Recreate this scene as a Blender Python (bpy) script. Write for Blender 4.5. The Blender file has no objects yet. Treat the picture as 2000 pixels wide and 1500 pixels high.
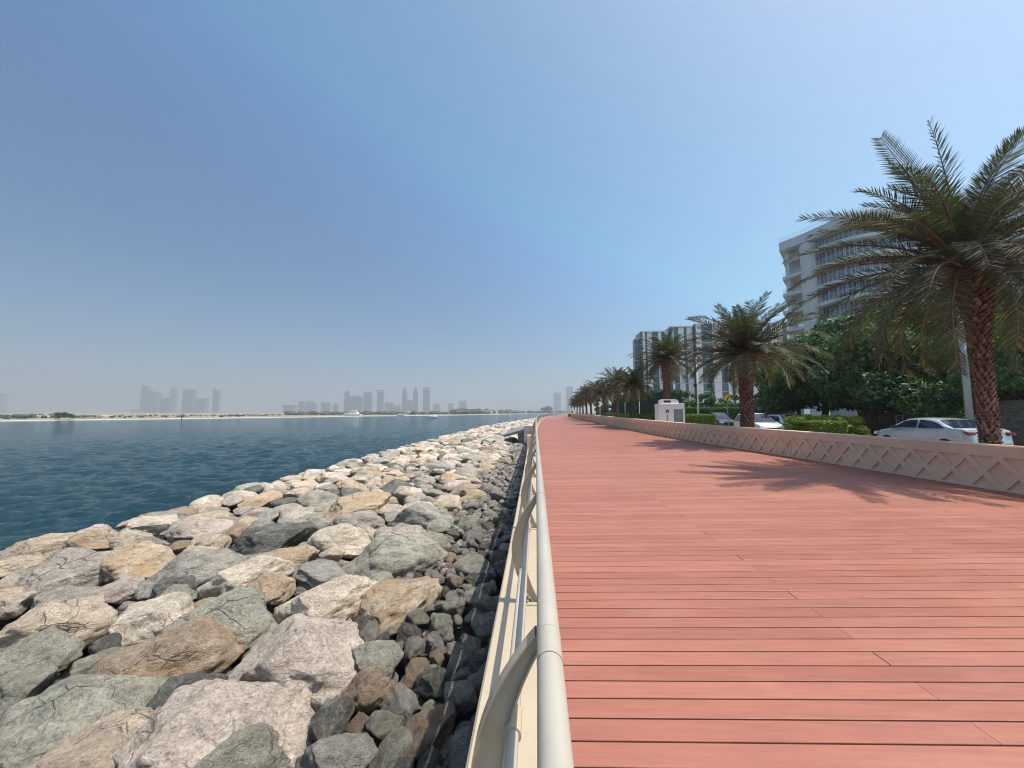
import bpy, math, random
import numpy as np
from mathutils import Vector, Matrix, noise
R = math.radians
random.seed(7)
rng = np.random.default_rng(7)
sc = bpy.context.scene
col = sc.collection

# ------------------------------------------------------------------ camera
F = 700.0
PSI = math.atan(48 / 700); TH = math.atan(55 / 700); EYE = 1.7
cam = bpy.data.cameras.new('camera'); cam.sensor_width = 36; cam.lens = F / 2000 * 36
cam.clip_start = .05; cam.clip_end = 20000
camo = bpy.data.objects.new('camera', cam); col.objects.link(camo)
camo.location = (0, 0, EYE); camo.rotation_euler = (math.pi / 2 + TH, 0, PSI)
sc.camera = camo
# ------------------------------------------------------------------ light
SUN = Vector((.47, -.07, 1)).normalized()
EL = math.asin(SUN.z); AZ = math.atan2(SUN.x, SUN.y)
w = bpy.data.worlds.new('World'); sc.world = w; w.use_nodes = True
nt = w.node_tree; nt.nodes.clear()
sky = nt.nodes.new('ShaderNodeTexSky'); sky.sky_type = 'NISHITA'; sky.sun_disc = False
sky.sun_elevation = EL; sky.sun_rotation = AZ; sky.air_density = 1.0; sky.dust_density = 1.2; sky.ozone_density = 1.6
bg = nt.nodes.new('ShaderNodeBackground'); bg.inputs['Strength'].default_value = .15
wo = nt.nodes.new('ShaderNodeOutputWorld')
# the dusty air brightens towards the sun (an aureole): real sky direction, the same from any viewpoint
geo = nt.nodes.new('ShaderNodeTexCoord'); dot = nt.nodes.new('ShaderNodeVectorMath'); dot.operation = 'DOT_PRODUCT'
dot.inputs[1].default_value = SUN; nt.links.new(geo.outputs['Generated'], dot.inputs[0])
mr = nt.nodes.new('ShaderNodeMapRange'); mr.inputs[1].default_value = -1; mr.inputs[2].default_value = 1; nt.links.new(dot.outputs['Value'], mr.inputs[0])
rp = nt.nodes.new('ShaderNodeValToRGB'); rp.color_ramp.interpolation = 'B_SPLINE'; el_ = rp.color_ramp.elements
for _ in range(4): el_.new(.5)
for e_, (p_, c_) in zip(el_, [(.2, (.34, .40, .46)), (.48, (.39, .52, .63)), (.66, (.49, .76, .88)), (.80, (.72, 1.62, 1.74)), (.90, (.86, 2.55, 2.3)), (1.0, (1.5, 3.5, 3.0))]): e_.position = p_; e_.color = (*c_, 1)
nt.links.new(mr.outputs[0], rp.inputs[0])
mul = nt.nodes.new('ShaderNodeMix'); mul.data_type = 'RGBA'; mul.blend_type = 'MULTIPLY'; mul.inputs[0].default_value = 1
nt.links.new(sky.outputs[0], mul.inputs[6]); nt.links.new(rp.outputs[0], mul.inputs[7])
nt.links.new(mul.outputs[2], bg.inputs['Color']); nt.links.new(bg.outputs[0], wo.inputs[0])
sl = bpy.data.lights.new('sun', 'SUN'); sl.energy = 4.8; sl.angle = R(.6); sl.color = (1, .93, .81)
so = bpy.data.objects.new('sun', sl); col.objects.link(so)
so.rotation_euler = SUN.to_track_quat('Z', 'Y').to_euler()
sc.view_settings.view_transform = 'Standard'; sc.view_settings.look = 'None'
sc.view_settings.exposure = 0.3; sc.view_settings.gamma = 1
sc.cycles.filter_width = 1.05
sc.cycles.max_bounces = 8; sc.cycles.volume_bounces = 1
sc.cycles.transparent_max_bounces = 12

# ------------------------------------------------------------------ helpers
def ray(px, py):
    d = Vector(((px - 1000) / F, 1, -(py - 750) / F))
    d.rotate(Matrix.Rotation(TH, 3, 'X')); d.rotate(Matrix.Rotation(PSI, 3, 'Z'))
    return d
def P(px, py, z):
    d = ray(px, py); t = (z - EYE) / d.z
    return Vector((d.x * t, d.y * t, z))
def XY(px, X=None, Y=None, py=805):
    d = ray(px, py)
    t = X / d.x if X is not None else Y / d.y
    return d.x * t, d.y * t
def ZZ(px, py, x, y):
    d = ray(px, py); t = math.hypot(x, y) / math.hypot(d.x, d.y)
    return EYE + d.z * t
def ip(t, xs, ys): return float(np.interp(t, xs, ys))
def smooth_table(xs, ys):
    # monotone-ish cubic (Catmull-Rom) sampled finely
    xs = np.array(xs, float); ys = np.array(ys, float)
    m = np.gradient(ys, xs); X = np.linspace(xs[0], xs[-1], 600); Yv = []
    for x in X:
        i = min(max(np.searchsorted(xs, x) - 1, 0), len(xs) - 2)
        h = xs[i + 1] - xs[i]; t = (x - xs[i]) / h
        Yv.append((2*t**3-3*t**2+1)*ys[i] + (t**3-2*t**2+t)*h*m[i] + (-2*t**3+3*t**2)*ys[i+1] + (t**3-t**2)*h*m[i+1])
    Yv = np.array(Yv)
    return lambda v: float(np.interp(v, X, Yv))
rise = smooth_table([-20, 0, 10, 22, 34, 50, 80, 130, 300], [0, 0, .01, .12, .24, .33, .38, .42, .45])
curve = smooth_table([-20, 0, 35, 56, 97, 150, 240, 330], [0, 0, 0, .55, 3.0, 8.9, 20, 32])     # how far the sea wall has bent to landward
wallx = smooth_table([-8, 0, 7, 12, 16, 21, 33, 60, 97, 150, 240, 330], [9.2, 9.0, 8.75, 8.4, 7.95, 7.5, 7.1, 7.3, 8.9, 14.5, 26, 38])
def deckz(x, y): return .025 * max(0, min(x - curve(y), 9) - .17) + rise(y)

def tag(o, label=None, cat=None, group=None, kind=None):
    if label: o['label'] = label
    if cat: o['category'] = cat
    if group: o['group'] = group
    if kind: o['kind'] = kind
    return o
def empty(name, loc=(0, 0, 0), rz=0, **k):
    o = bpy.data.objects.new(name, None); col.objects.link(o)
    o.location = loc; o.rotation_euler = (0, 0, rz); o.empty_display_size = .2
    return tag(o, **k)
def kids(o): return [c for c in bpy.data.objects if c.parent is o]
KID = {}
def link(o, parent=None):
    col.objects.link(o)
    if parent is not None:
        o.parent = parent; KID.setdefault(parent.name, []).append(o)
    return o
def copy_tree(o, parent=None):
    c = o.copy(); link(c, parent)
    for ch in list(KID.get(o.name, [])): copy_tree(ch, c)
    return c
def mesh_obj(name, V, Fc, mat, parent=None, smooth=False, tint=None, mats=None, fm=None):
    me = bpy.data.meshes.new(name); me.from_pydata([tuple(v) for v in V], [], Fc)
    if mats:
        for m_ in mats: me.materials.append(m_)
        if fm is not None: me.polygons.foreach_set('material_index', fm)
    elif mat: me.materials.append(mat)
    if smooth: me.polygons.foreach_set('use_smooth', [True] * len(me.polygons))
    if tint is not None:
        a = me.attributes.new('tint', 'FLOAT', 'FACE'); a.data.foreach_set('value', tint)
    me.update()
    return link(bpy.data.objects.new(name, me), parent)
class MB:
    def __init__(s): s.v = []; s.f = []; s.t = []; s.tint = 0.5
    def add(s, vs, fs):
        n = len(s.v); s.v += [tuple(v) for v in vs]; s.f += [tuple(i + n for i in f) for f in fs]; s.t += [s.tint] * len(fs); return s
    def box(s, x0, x1, y0, y1, z0, z1):
        v = [(x, y, z) for z in (z0, z1) for y in (y0, y1) for x in (x0, x1)]
        return s.add(v, [(0, 2, 3, 1), (4, 5, 7, 6), (0, 1, 5, 4), (2, 6, 7, 3), (0, 4, 6, 2), (1, 3, 7, 5)])
    def obox(s, c, ax, ay, az):
        c, ax, ay, az = map(Vector, (c, ax, ay, az))
        v = [c + i * ax + j * ay + k * az for k in (-1, 1) for j in (-1, 1) for i in (-1, 1)]
        return s.add(v, [(0, 2, 3, 1), (4, 5, 7, 6), (0, 1, 5, 4), (2, 6, 7, 3), (0, 4, 6, 2), (1, 3, 7, 5)])
    def bbox(s, x0, x1, y0, y1, z0, z1, b=.02):
        # box with chamfered top edges
        v = [(x0,y0,z0),(x1,y0,z0),(x1,y1,z0),(x0,y1,z0),(x0,y0,z1-b),(x1,y0,z1-b),(x1,y1,z1-b),(x0,y1,z1-b),
             (x0+b,y0+b,z1),(x1-b,y0+b,z1),(x1-b,y1-b,z1),(x0+b,y1-b,z1)]
        return s.add(v, [(3,2,1,0),(0,1,5,4),(1,2,6,5),(2,3,7,6),(3,0,4,7),(4,5,9,8),(5,6,10,9),(6,7,11,10),(7,4,8,11),(8,9,10,11)])
    def tube(s, pts, r, n=12, cap=True, fl=None):
        pts = [Vector(p) for p in pts]; rs = r if isinstance(r, (list, tuple)) else [r] * len(pts)
        rings = []; up = Vector((0, 0, 1))
        for i, p in enumerate(pts):
            d = (pts[min(i + 1, len(pts) - 1)] - pts[max(i - 1, 0)]).normalized()
            u = up if abs(d.z) < .9 else Vector((1, 0, 0))
            a = d.cross(u).normalized(); b = a.cross(d).normalized()
            rings.append([p + rs[i] * (math.cos(2*math.pi*k/n) * a + math.sin(2*math.pi*k/n) * b) for k in range(n)])
        v = [q for ring in rings for q in ring]; f = []
        for i in range(len(pts) - 1):
            for k in range(n):
                k2 = (k + 1) % n; f.append((i*n+k, i*n+k2, (i+1)*n+k2, (i+1)*n+k))
        if cap: f.append(tuple(range(n))[::-1]); f.append(tuple((len(pts)-1)*n + k for k in range(n)))
        return s.add(v, f)
    def prism(s, poly, a, b, fn):
        # poly: list of 2d points; fn(u, v, w) -> 3d; extruded over w from a to b
        n = len(poly); v = [fn(p[0], p[1], a) for p in poly] + [fn(p[0], p[1], b) for p in poly]
        f = [tuple(range(n))[::-1], tuple(range(n, 2*n))] + [(i, (i+1) % n, n + (i+1) % n, n + i) for i in range(n)]
        return s.add(v, f)
    def sweep(s, prof, ys, fn):
        # prof list of (u,v), swept over ys; fn(u,v,y)->3d ; closed profile
        n = len(prof); v = [fn(u, vv, y) for y in ys for (u, vv) in prof]; f = []
        for i in range(len(ys) - 1):
            for k in range(n):
                k2 = (k + 1) % n; f.append((i*n+k, i*n+k2, (i+1)*n+k2, (i+1)*n+k))
        f.append(tuple(range(n))[::-1]); f.append(tuple((len(ys)-1)*n + k for k in range(n)))
        return s.add(v, f)
    def build(s, name, mat, parent=None, smooth=False, tint=False):
        return mesh_obj(name, s.v, s.f, mat, parent, smooth, s.t if tint else None)
def fix_normals(o):
    import bmesh
    b = bmesh.new(); b.from_mesh(o.data); bmesh.ops.recalc_face_normals(b, faces=b.faces); b.to_mesh(o.data); b.free(); return o
def autosmooth(o, ang=35):
    me = o.data; me.polygons.foreach_set('use_smooth', [True] * len(me.polygons))
    try: me.set_sharp_from_angle(angle=R(ang))
    except Exception: pass
    return o

# ------------------------------------------------------------------ materials
class NT:
    def __init__(s, name):
        s.m = bpy.data.materials.new(name); s.m.use_nodes = True; s.t = s.m.node_tree
        s.b = s.t.nodes['Principled BSDF']; s.out = s.t.nodes['Material Output']
    def n(s, typ, **kw):
        nd = s.t.nodes.new(typ)
        for k, v in kw.items():
            if k.startswith('i_'):
                key = k[2:]; key = int(key) if key.isdigit() else key.replace('_', ' ')
                nd.inputs[key].default_value = v
            else: setattr(nd, k, v)
        return nd
    def l(s, a, b): s.t.links.new(a, b)
    def coords(s, kind='Object', scale=(1, 1, 1), rnd=False):
        tc = s.n('ShaderNodeTexCoord'); mp = s.n('ShaderNodeMapping'); mp.inputs['Scale'].default_value = scale
        s.l(tc.outputs[kind], mp.inputs[0])
        if rnd:
            oi = s.n('ShaderNodeObjectInfo'); mu = s.n('ShaderNodeMath', operation='MULTIPLY'); mu.inputs[1].default_value = 50
            s.l(oi.outputs['Random'], mu.inputs[0]); s.l(mu.outputs[0], mp.inputs['Location'])
        return mp.outputs[0]
    def noise(s, vec, scale, detail=4, rough=.55, dist=0):
        nd = s.n('ShaderNodeTexNoise'); nd.inputs['Scale'].default_value = scale; nd.inputs['Detail'].default_value = detail
        nd.inputs['Roughness'].default_value = rough; nd.inputs['Distortion'].default_value = dist
        s.l(vec, nd.inputs['Vector']); return nd.outputs[0]
    def ramp(s, fac, stops):
        r = s.n('ShaderNodeValToRGB'); e = r.color_ramp.elements
        while len(e) < len(stops): e.new(.5)
        for i, (p, c) in enumerate(stops):
            e[i].position = p; e[i].color = (c, c, c, 1) if isinstance(c, (int, float)) else (*c, 1)
        s.l(fac, r.inputs[0]); return r.outputs[0]
    def mix(s, fac, a, b, mode='MIX'):
        m_ = s.n('ShaderNodeMix', data_type='RGBA', blend_type=mode)
        for k, v in ((0, fac), (6, a), (7, b)):
            if hasattr(v, 'links'): s.l(v, m_.inputs[k])
            else: m_.inputs[k].default_value = (*v, 1) if isinstance(v, tuple) and len(v) == 3 else v
        return m_.outputs[2]
    def math(s, op, a, b=0.):
        m_ = s.n('ShaderNodeMath', operation=op)
        for k, v in ((0, a), (1, b)):
            if hasattr(v, 'links'): s.l(v, m_.inputs[k])
            else: m_.inputs[k].default_value = v
        return m_.outputs[0]
    def bump(s, h, strength=.3, dist=.02, prev=None):
        b = s.n('ShaderNodeBump'); b.inputs['Strength'].default_value = strength; b.inputs['Distance'].default_value = dist
        s.l(h, b.inputs['Height'])
        if prev is not None: s.l(prev, b.inputs['Normal'])
        return b.outputs[0]
    def set(s, color=None, rough=None, metal=None, normal=None, spec=None):
        for key, v in (('Base Color', color), ('Roughness', rough), ('Metallic', metal), ('Normal', normal), ('Specular IOR Level', spec)):
            if v is None: continue
            if hasattr(v, 'links'): s.l(v, s.b.inputs[key])
            else: s.b.inputs[key].default_value = (*v, 1) if isinstance(v, tuple) else v
        return s.m
def simple(name, c, rough=.6, metal=0, var=.12, scale=3, bump=0, spec=None):
    t = NT(name); v = t.coords('Object'); nz = t.noise(v, scale, 5)
    d = tuple(x * (1 - var) for x in c); e = tuple(min(1, x * (1 + var)) for x in c)
    colr = t.ramp(nz, [(.3, d), (.7, e)])
    nm = t.bump(t.noise(v, scale * 12, 3), bump, .01) if bump else None
    return t.set(colr, rough, metal, nm, spec)
def leaf_mat(name, dark, light, trans=.35, rough=.5, tip=None):
    t = NT(name); at = t.n('ShaderNodeAttribute', attribute_name='tint')
    c = t.ramp(at.outputs['Fac'], [(0, dark), (.8, light)] + ([(1, tip)] if tip else []))
    t.set(c, rough)
    tr = t.n('ShaderNodeBsdfTranslucent'); t.l(t.mix(1, c, (1.5, 1.6, .7), 'MULTIPLY'), tr.inputs[0])
    ms = t.n('ShaderNodeMixShader'); ms.inputs[0].default_value = trans
    t.l(t.b.outputs[0], ms.inputs[1]); t.l(tr.outputs[0], ms.inputs[2]); t.l(ms.outputs[0], t.out.inputs[0])
    return t.m
M = {}
def painted(name, c, rough):
    t = NT(name); v = t.coords('Object')
    col_ = t.ramp(t.noise(v, 1.7, 5), [(.3, tuple(x * .93 for x in c)), (.7, tuple(x * 1.05 for x in c))])
    st_ = t.ramp(t.noise(v, 26, 4, .7), [(.685, 0), (.72, .6)]); gt_ = t.ramp(t.noise(v, 2.6, 3), [(.5, 0), (.62, 1)])
    col_ = t.mix(t.math('MULTIPLY', st_, gt_), col_, (.22, .11, .05))            # rust specks and chips
    dr_2 = t.ramp(t.noise(t.coords('Object', (9, 9, 1.2)), 2, 5), [(.52, 0), (.75, .22)])
    col_ = t.mix(dr_2, col_, tuple(x * .6 for x in c))
    return t.set(col_, rough, normal=t.bump(t.noise(v, 40, 3), .1, .003))
M['cream'] = painted('cream_paint', (.49, .405, .29), .55)
M['concrete'] = simple('pale_concrete', (.5, .47, .42), .8, var=.15, scale=2, bump=.2)
M['rail'] = painted('rail_paint', (.44, .405, .345), .3)
M['white'] = simple('white_paint', (.8, .8, .8), .5, var=.04)
M['asphalt'] = simple('asphalt', (.10, .10, .105), .85, var=.2, scale=4, bump=.3)
M['pave'] = simple('pale_pavers', (.42, .38, .34), .8, var=.12, scale=1.5, bump=.2)
M['soil'] = simple('soil', (.16, .12, .08), .95, var=.3, scale=3, bump=.5)
M['grass'] = simple('ground_cover', (.07, .12, .035), .9, var=.4, scale=2, bump=.6)
M['sand'] = simple('sand', (.50, .46, .41), .9, var=.06, scale=.05)
M['farland'] = simple('far_ground', (.26, .24, .17), .95, var=.3, scale=.02)
M['dark'] = simple('dark_metal', (.03, .03, .035), .5)
M['steel'] = simple('galvanised_steel', (.42, .43, .44), .45, .6, var=.08)

# deck boards
t = NT('composite_boards'); at = t.n('ShaderNodeAttribute', attribute_name='tint')
v = t.coords('Object'); vs = t.coords('Object', (1, 14, 1))
base = t.ramp(at.outputs['Fac'], [(0, (.31, .110, .073)), (1, (.385, .147, .098))])
st = t.ramp(t.noise(vs, 2.2, 5, .6), [(.3, .86), (.72, 1.1)])
bl = t.ramp(t.noise(v, .5, 4, .6), [(.3, .95), (.7, 1.05)])
c = t.mix(1, t.mix(1, base, st, 'MULTIPLY'), bl, 'MULTIPLY')
sp = t.ramp(t.noise(v, 5, 2, .5), [(.76, 0), (.82, .35)])
c = t.mix(sp, c, (.3, .12, .10))
bl2 = t.noise(t.coords('Object', (.6, 1.6, 1)), 1.1, 7, .65, .8)
c = t.mix(t.ramp(bl2, [(.52, 0), (.74, .18)]), c, (.56, .33, .24))           # dust trodden into the boards
scf = t.ramp(t.noise(t.coords('Object', (3, 20, 1)), 1.6, 4, .7, 2.0), [(.70, 0), (.76, .25)])
c = t.mix(scf, c, (.24, .09, .07))
wv = t.n('ShaderNodeTexWave', bands_direction='Y'); wv.inputs['Scale'].default_value = 42; t.l(v, wv.inputs[0])
nm = t.bump(wv.outputs['Fac'], .12, .001); nm = t.bump(t.noise(vs, 30, 3), .25, .002, nm)
M['board'] = t.set(c, t.ramp(bl2, [(.3, .44), (.7, .64)]), normal=nm, spec=.55)

# parapet
t = NT('parapet_plaster'); v = t.coords('Object')
c = t.ramp(t.noise(v, 1.3, 6, .6), [(.3, (.70, .475, .32)), (.7, (.80, .56, .39))])
dr = t.ramp(t.noise(t.coords('Object', (6, 6, .7)), 1.5, 4), [(.55, 0), (.8, .25)])
c = t.mix(dr, c, (.48, .33, .25))
M['parapet'] = t.set(c, .8, normal=t.bump(t.noise(v, 60, 3), .25, .004))

# rock
def rock_mat(name, attr):
    t = NT(name)
    v = t.coords('Object', rnd=not attr)
    if attr:
        a = t.n('ShaderNodeAttribute', attribute_name='rc'); basec = a.outputs['Color']; alpha = a.outputs['Alpha']
    else:
        a = t.n('ShaderNodeObjectInfo'); basec = a.outputs['Color']; alpha = a.outputs['Alpha']
    n1 = t.noise(v, 1.6, 8, .68, .6)
    n2 = t.noise(v, 7, 8, .75, .4)
    n3 = t.noise(v, 26, 4, .7)
    c = t.mix(1, basec, t.ramp(n1, [(.25, .6), (.48, 1.0), (.7, 1.4)]), 'MULTIPLY')
    c = t.mix(1, c, t.ramp(n2, [(.3, .58), (.48, 1.0), (.7, 1.35)]), 'MULTIPLY')
    c = t.mix(1, c, t.ramp(n3, [(.34, .68), (.6, 1.25)]), 'MULTIPLY')
    # ochre stains
    stn = t.ramp(t.noise(v, 1.1, 6, .6, 1.2), [(.42, 0), (.6, 1)])
    stn = t.math('MULTIPLY', stn, alpha)
    c = t.mix(t.math('MULTIPLY', stn, .75), c, t.mix(n2, (.42, .24, .11), (.56, .40, .24)))
    # pale veins and dark cracks
    wv = t.n('ShaderNodeTexWave', wave_type='BANDS'); wv.inputs['Scale'].default_value = .9; wv.inputs['Distortion'].default_value = 9
    wv.inputs['Detail'].default_value = 5; wv.inputs['Detail Scale'].default_value = 1.4; t.l(v, wv.inputs[0])
    vein = t.math('MULTIPLY', t.ramp(wv.outputs['Fac'], [(.965, 0), (.995, .28)]), t.ramp(t.noise(v, 1.3, 3), [(.45, 0), (.6, 1)]))
    c = t.mix(vein, c, (.62, .58, .52))
    vo = t.n('ShaderNodeTexVoronoi', feature='DISTANCE_TO_EDGE'); vo.inputs['Scale'].default_value = 1.7
    nv = t.n('ShaderNodeTexNoise'); nv.inputs['Scale'].default_value = 3; nv.inputs['Detail'].default_value = 5; t.l(v, nv.inputs[0])
    vv = t.mix(.22, v, nv.outputs[1]); t.l(vv, vo.inputs[0])
    crack = t.ramp(vo.outputs[0], [(0, 1), (.018, 0)])
    gate = t.ramp(t.noise(v, .9, 3), [(.5, 0), (.62, 1)])
    ck = t.math('MULTIPLY', crack, gate)
    c = t.mix(t.math('MULTIPLY', ck, .55), c, (.06, .055, .05))
    pits = t.ramp(t.noise(v, 11, 5, .75), [(.30, 1), (.40, 0)])
    c = t.mix(t.math('MULTIPLY', pits, .45), c, (.09, .085, .08))
    h = t.math('ADD', t.math('MULTIPLY', n2, .8), t.math('MULTIPLY', n3, .35))
    h = t.math('SUBTRACT', h, t.math('MULTIPLY', ck, .5)); h = t.math('SUBTRACT', h, t.math('MULTIPLY', pits, .25))
    gp = t.n('ShaderNodeNewGeometry'); sx = t.n('ShaderNodeSeparateXYZ'); t.l(gp.outputs['Position'], sx.inputs[0])
    wet = t.n('ShaderNodeMapRange'); t.l(t.math('ADD', sx.outputs[2], t.math('MULTIPLY', n2, .5)), wet.inputs[0])
    wet.inputs[1].default_value = -2.35; wet.inputs[2].default_value = -2.0; wet.inputs[3].default_value = .35; wet.inputs[4].default_value = 1
    c = t.mix(1, c, wet.outputs[0], 'MULTIPLY')                                 # the tide's dark weed line
    dust = t.ramp(t.noise(v, 2.3, 7, .7, .5), [(.5, 0), (.68, .35)]); c = t.mix(dust, c, (.56, .50, .42))
    nm = t.bump(h, 1.0, .09); nm = t.bump(t.noise(v, 90, 3, .7), .4, .006, nm)
    return t.set(c, .88, normal=nm, spec=.25)
M['rock'] = rock_mat('quarry_stone', False)
M['rockm'] = rock_mat('quarry_stone_far', True)

# water
t = NT('sea_water'); v = t.coords('Object', (.7, 1, 1))
n1 = t.noise(v, .16, 4, .55); n2 = t.noise(v, 2.1, 6, .68, .2); n3 = t.noise(v, 7, 4, .6)
nm = t.bump(n2, 1, .42); nm = t.bump(n3, .8, .12, nm)
c = t.ramp(t.noise(t.coords('Object', (.4, 1, 1)), .02, 4), [(.35, (.013, .048, .064)), (.65, (.017, .060, .076))])
M['water'] = t.set(c, .08, normal=nm, spec=.3); t.b.inputs['IOR'].default_value = 1.33
M['glass'] = NT('dark_glass').set((.02, .03, .045), .05, 0, spec=.8)
M['carglass'] = NT('car_glass').set((.015, .025, .045), .04, 0, spec=.8)
M['tyre'] = NT('tyre').set((.02, .02, .02), .8)
M['chrome'] = NT('chrome').set((.6, .6, .62), .15, 1)
M['headlamp'] = NT('headlamp').set((.6, .62, .65), .08, .3)
M['taillamp'] = NT('taillamp').set((.24, .008, .014), .2)
def paint(name, c, metal=.3):
    t = NT(name); t.set(c, .28, metal); t.b.inputs['Coat Weight'].default_value = .6; t.b.inputs['Coat Roughness'].default_value = .05; return t.m
M['silver'] = paint('silver_car_paint', (.50, .52, .54), .45)
M['whitecar'] = paint('white_car_paint', (.78, .79, .80), 0)
M['greycar'] = paint('grey_car_paint', (.12, .14, .17), .3)
M['plate'] = NT('number_plate').set((.75, .75, .72), .4)
M['palmleaf'] = leaf_mat('palm_leaflets', (.028, .036, .025), (.085, .095, .05), .24, .7, (.38, .25, .07))
M['leafdark'] = leaf_mat('dark_tree_leaves', (.012, .035, .018), (.09, .20, .06), .3)
M['leafgreen'] = leaf_mat('green_tree_leaves', (.018, .05, .02), (.09, .22, .055), .35)
M['leafbright'] = leaf_mat('bright_hedge_leaves', (.14, .19, .02), (.46, .50, .07), .35)
M['leafbox'] = leaf_mat('box_hedge_leaves', (.04, .08, .012), (.19, .28, .04), .3)
M['leafblue'] = leaf_mat('blue_green_leaves', (.02, .06, .05), (.06, .13, .09), .25)
M['hedgetop'] = leaf_mat('tall_hedge_leaves', (.015, .06, .05), (.06, .13, .06), .25)
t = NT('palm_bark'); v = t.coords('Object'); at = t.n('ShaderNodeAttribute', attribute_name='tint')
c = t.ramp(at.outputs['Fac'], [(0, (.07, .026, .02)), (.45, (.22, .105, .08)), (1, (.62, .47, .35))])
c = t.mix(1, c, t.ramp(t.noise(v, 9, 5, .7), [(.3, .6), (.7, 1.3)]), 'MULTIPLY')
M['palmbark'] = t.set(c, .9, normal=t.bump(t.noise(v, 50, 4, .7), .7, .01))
M['bark'] = simple('tree_bark', (.10, .075, .05), .95, var=.4, scale=6, bump=.8)
# ================================================================== the setting
def sheet(name, pts, z, mat, label=None):
    o = mesh_obj(name, [(x, y, z) for x, y in pts], [tuple(range(len(pts)))], mat); o['kind'] = 'structure'; return o
WZ = -3.0
# the sea: a fan of waves that is fine near the sea wall and coarse far off, inside one flat far sheet
nr_, na_ = 560, 620
rr_ = 9 * (900 / 9) ** (np.arange(nr_) / (nr_ - 1)); aa_ = np.radians(np.linspace(-84, 14, na_))
RR_, AA_ = np.meshgrid(rr_, aa_, indexing='ij'); wx = RR_ * np.sin(AA_); wy = RR_ * np.cos(AA_); wz = np.zeros_like(wx)
wr = np.random.default_rng(4); dr_ = RR_ * (math.log(100) / nr_); da_ = RR_ * (np.radians(98) / na_)
for i in range(170):
    lam = .30 * (2.6 / .30) ** (wr.random() ** 1.25); th = R(158) + wr.normal() * .5; k_ = 2 * math.pi / lam
    amp = .0130 * lam ** .75; cx, cy = math.sin(th), math.cos(th)
    cell_ = np.maximum(dr_ * .9, da_ * .6); fade = np.clip((lam / cell_ - 2.2) / 2.5, 0, 1)
    ph = k_ * (wx * cx + wy * cy) + wr.random() * 6.28
    wz += fade * amp * (np.sin(ph) + .25 * np.cos(2 * ph))
wz *= .5 * np.clip((900 - RR_) / 400, 0, 1)
V_ = np.stack([wx, wy, WZ + .02 + wz], -1).reshape(-1, 3)
ii, jj = np.meshgrid(np.arange(nr_ - 1), np.arange(na_ - 1), indexing='ij'); b0 = (ii * na_ + jj).ravel()
F_ = np.stack([b0, b0 + 1, b0 + na_ + 1, b0 + na_], 1)
me = bpy.data.meshes.new('water'); me.vertices.add(len(V_)); me.vertices.foreach_set('co', V_.ravel().astype(np.float32))
me.loops.add(F_.size); me.loops.foreach_set('vertex_index', F_[:, ::-1].ravel()); me.polygons.add(len(F_))
me.polygons.foreach_set('loop_start', np.arange(0, F_.size, 4)); me.polygons.foreach_set('loop_total', np.full(len(F_), 4))
me.polygons.foreach_set('use_smooth', [True] * len(F_)); me.materials.append(M['water']); me.update()
o = link(bpy.data.objects.new('water', me)); o['kind'] = 'structure'
sheet('water', [(-6500, -800), (6500, -800), (6500, 6500), (-6500, 6500)], WZ - .35, M['water'])

# land behind the promenade (one sheet with a hole-free outline that stops at the sea wall)
ys = [-60, -20, 0, 20, 40, 60, 80, 100, 130, 160, 200, 250, 300, 330]
edge = [(curve(y) + .3, y) for y in ys]
L = edge + [(33, 345), (120, 900), (240, 1440), (6400, 1560), (6400, -60)]
mb = MB(); n = len(L)
mb.add([(x, y, -.12) for x, y in L] + [(x, y, -6) for x, y in L], [tuple(range(n))] + [(i, n + i, n + (i + 1) % n, (i + 1) % n) for i in range(n)])
o = fix_normals(mb.build('ground', M['soil'])); o['kind'] = 'structure'

# promenade of composite boards
mb = MB(); pitch = .14; gap = .0105; sk = .028
def dp(x, y, dz=0):
    yy = y + sk * (x - .17)
    X = x + curve(yy) if x < 4 else x
    return (X, yy, deckz(X, yy) + dz)
y = .9; k = 0
while y < 62:
    y1 = y + pitch - gap; xe = wallx(y) + .1
    js = [2.3, 6.4] if k % 2 == 0 else [4.4]
    cuts = [.165] + js + [xe]
    for i in range(len(cuts) - 1):
        g = .004 if k % 6 == 0 else .0015
        a = cuts[i] + (g if i else 0); b = cuts[i + 1] - (g if i < len(cuts) - 2 else 0)
        mb.tint = .5 + random.uniform(-.42, .42); e = .002
        sagA = random.uniform(-.0007, .0007)
        V = [dp(a, y), dp(b, y), dp(b, y1), dp(a, y1)]
        T = [(p[0], p[1], p[2] + sagA) for p in V]
        lo = [(p[0], p[1], p[2] - .028) for p in V]
        if y < 14:
            B = [(p[0], p[1], p[2] - e) for p in T]
            I = [dp(a, y + e), dp(b, y + e), dp(b, y1 - e), dp(a, y1 - e)]
            mb.add(lo + B + I, [(0, 1, 5, 4), (1, 2, 6, 5), (2, 3, 7, 6), (3, 0, 4, 7), (4, 5, 9, 8), (5, 6, 10, 9), (6, 7, 11, 10), (7, 4, 8, 11), (8, 9, 10, 11)])
        else:
            mb.add(lo + T, [(0, 1, 5, 4), (1, 2, 6, 5), (2, 3, 7, 6), (3, 0, 4, 7), (4, 5, 6, 7)])
    y += pitch; k += 1
yb = y
while y < 330:
    y1 = y + (1.4 if y < 120 else 5)
    mb.tint = random.random()
    def q(f, yy):
        x0 = curve(yy) + .165; x1 = wallx(yy) + .1; X = x0 + (x1 - x0) * f
        return (X, yy, deckz(X, yy))
    mb.add([q(0, y), q(1, y), q(1, y1 - .01), q(0, y1 - .01)], [(0, 1, 2, 3)])
    y = y1
o = mb.build('promenade', M['board'], tint=True); o['kind'] = 'structure'
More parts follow.
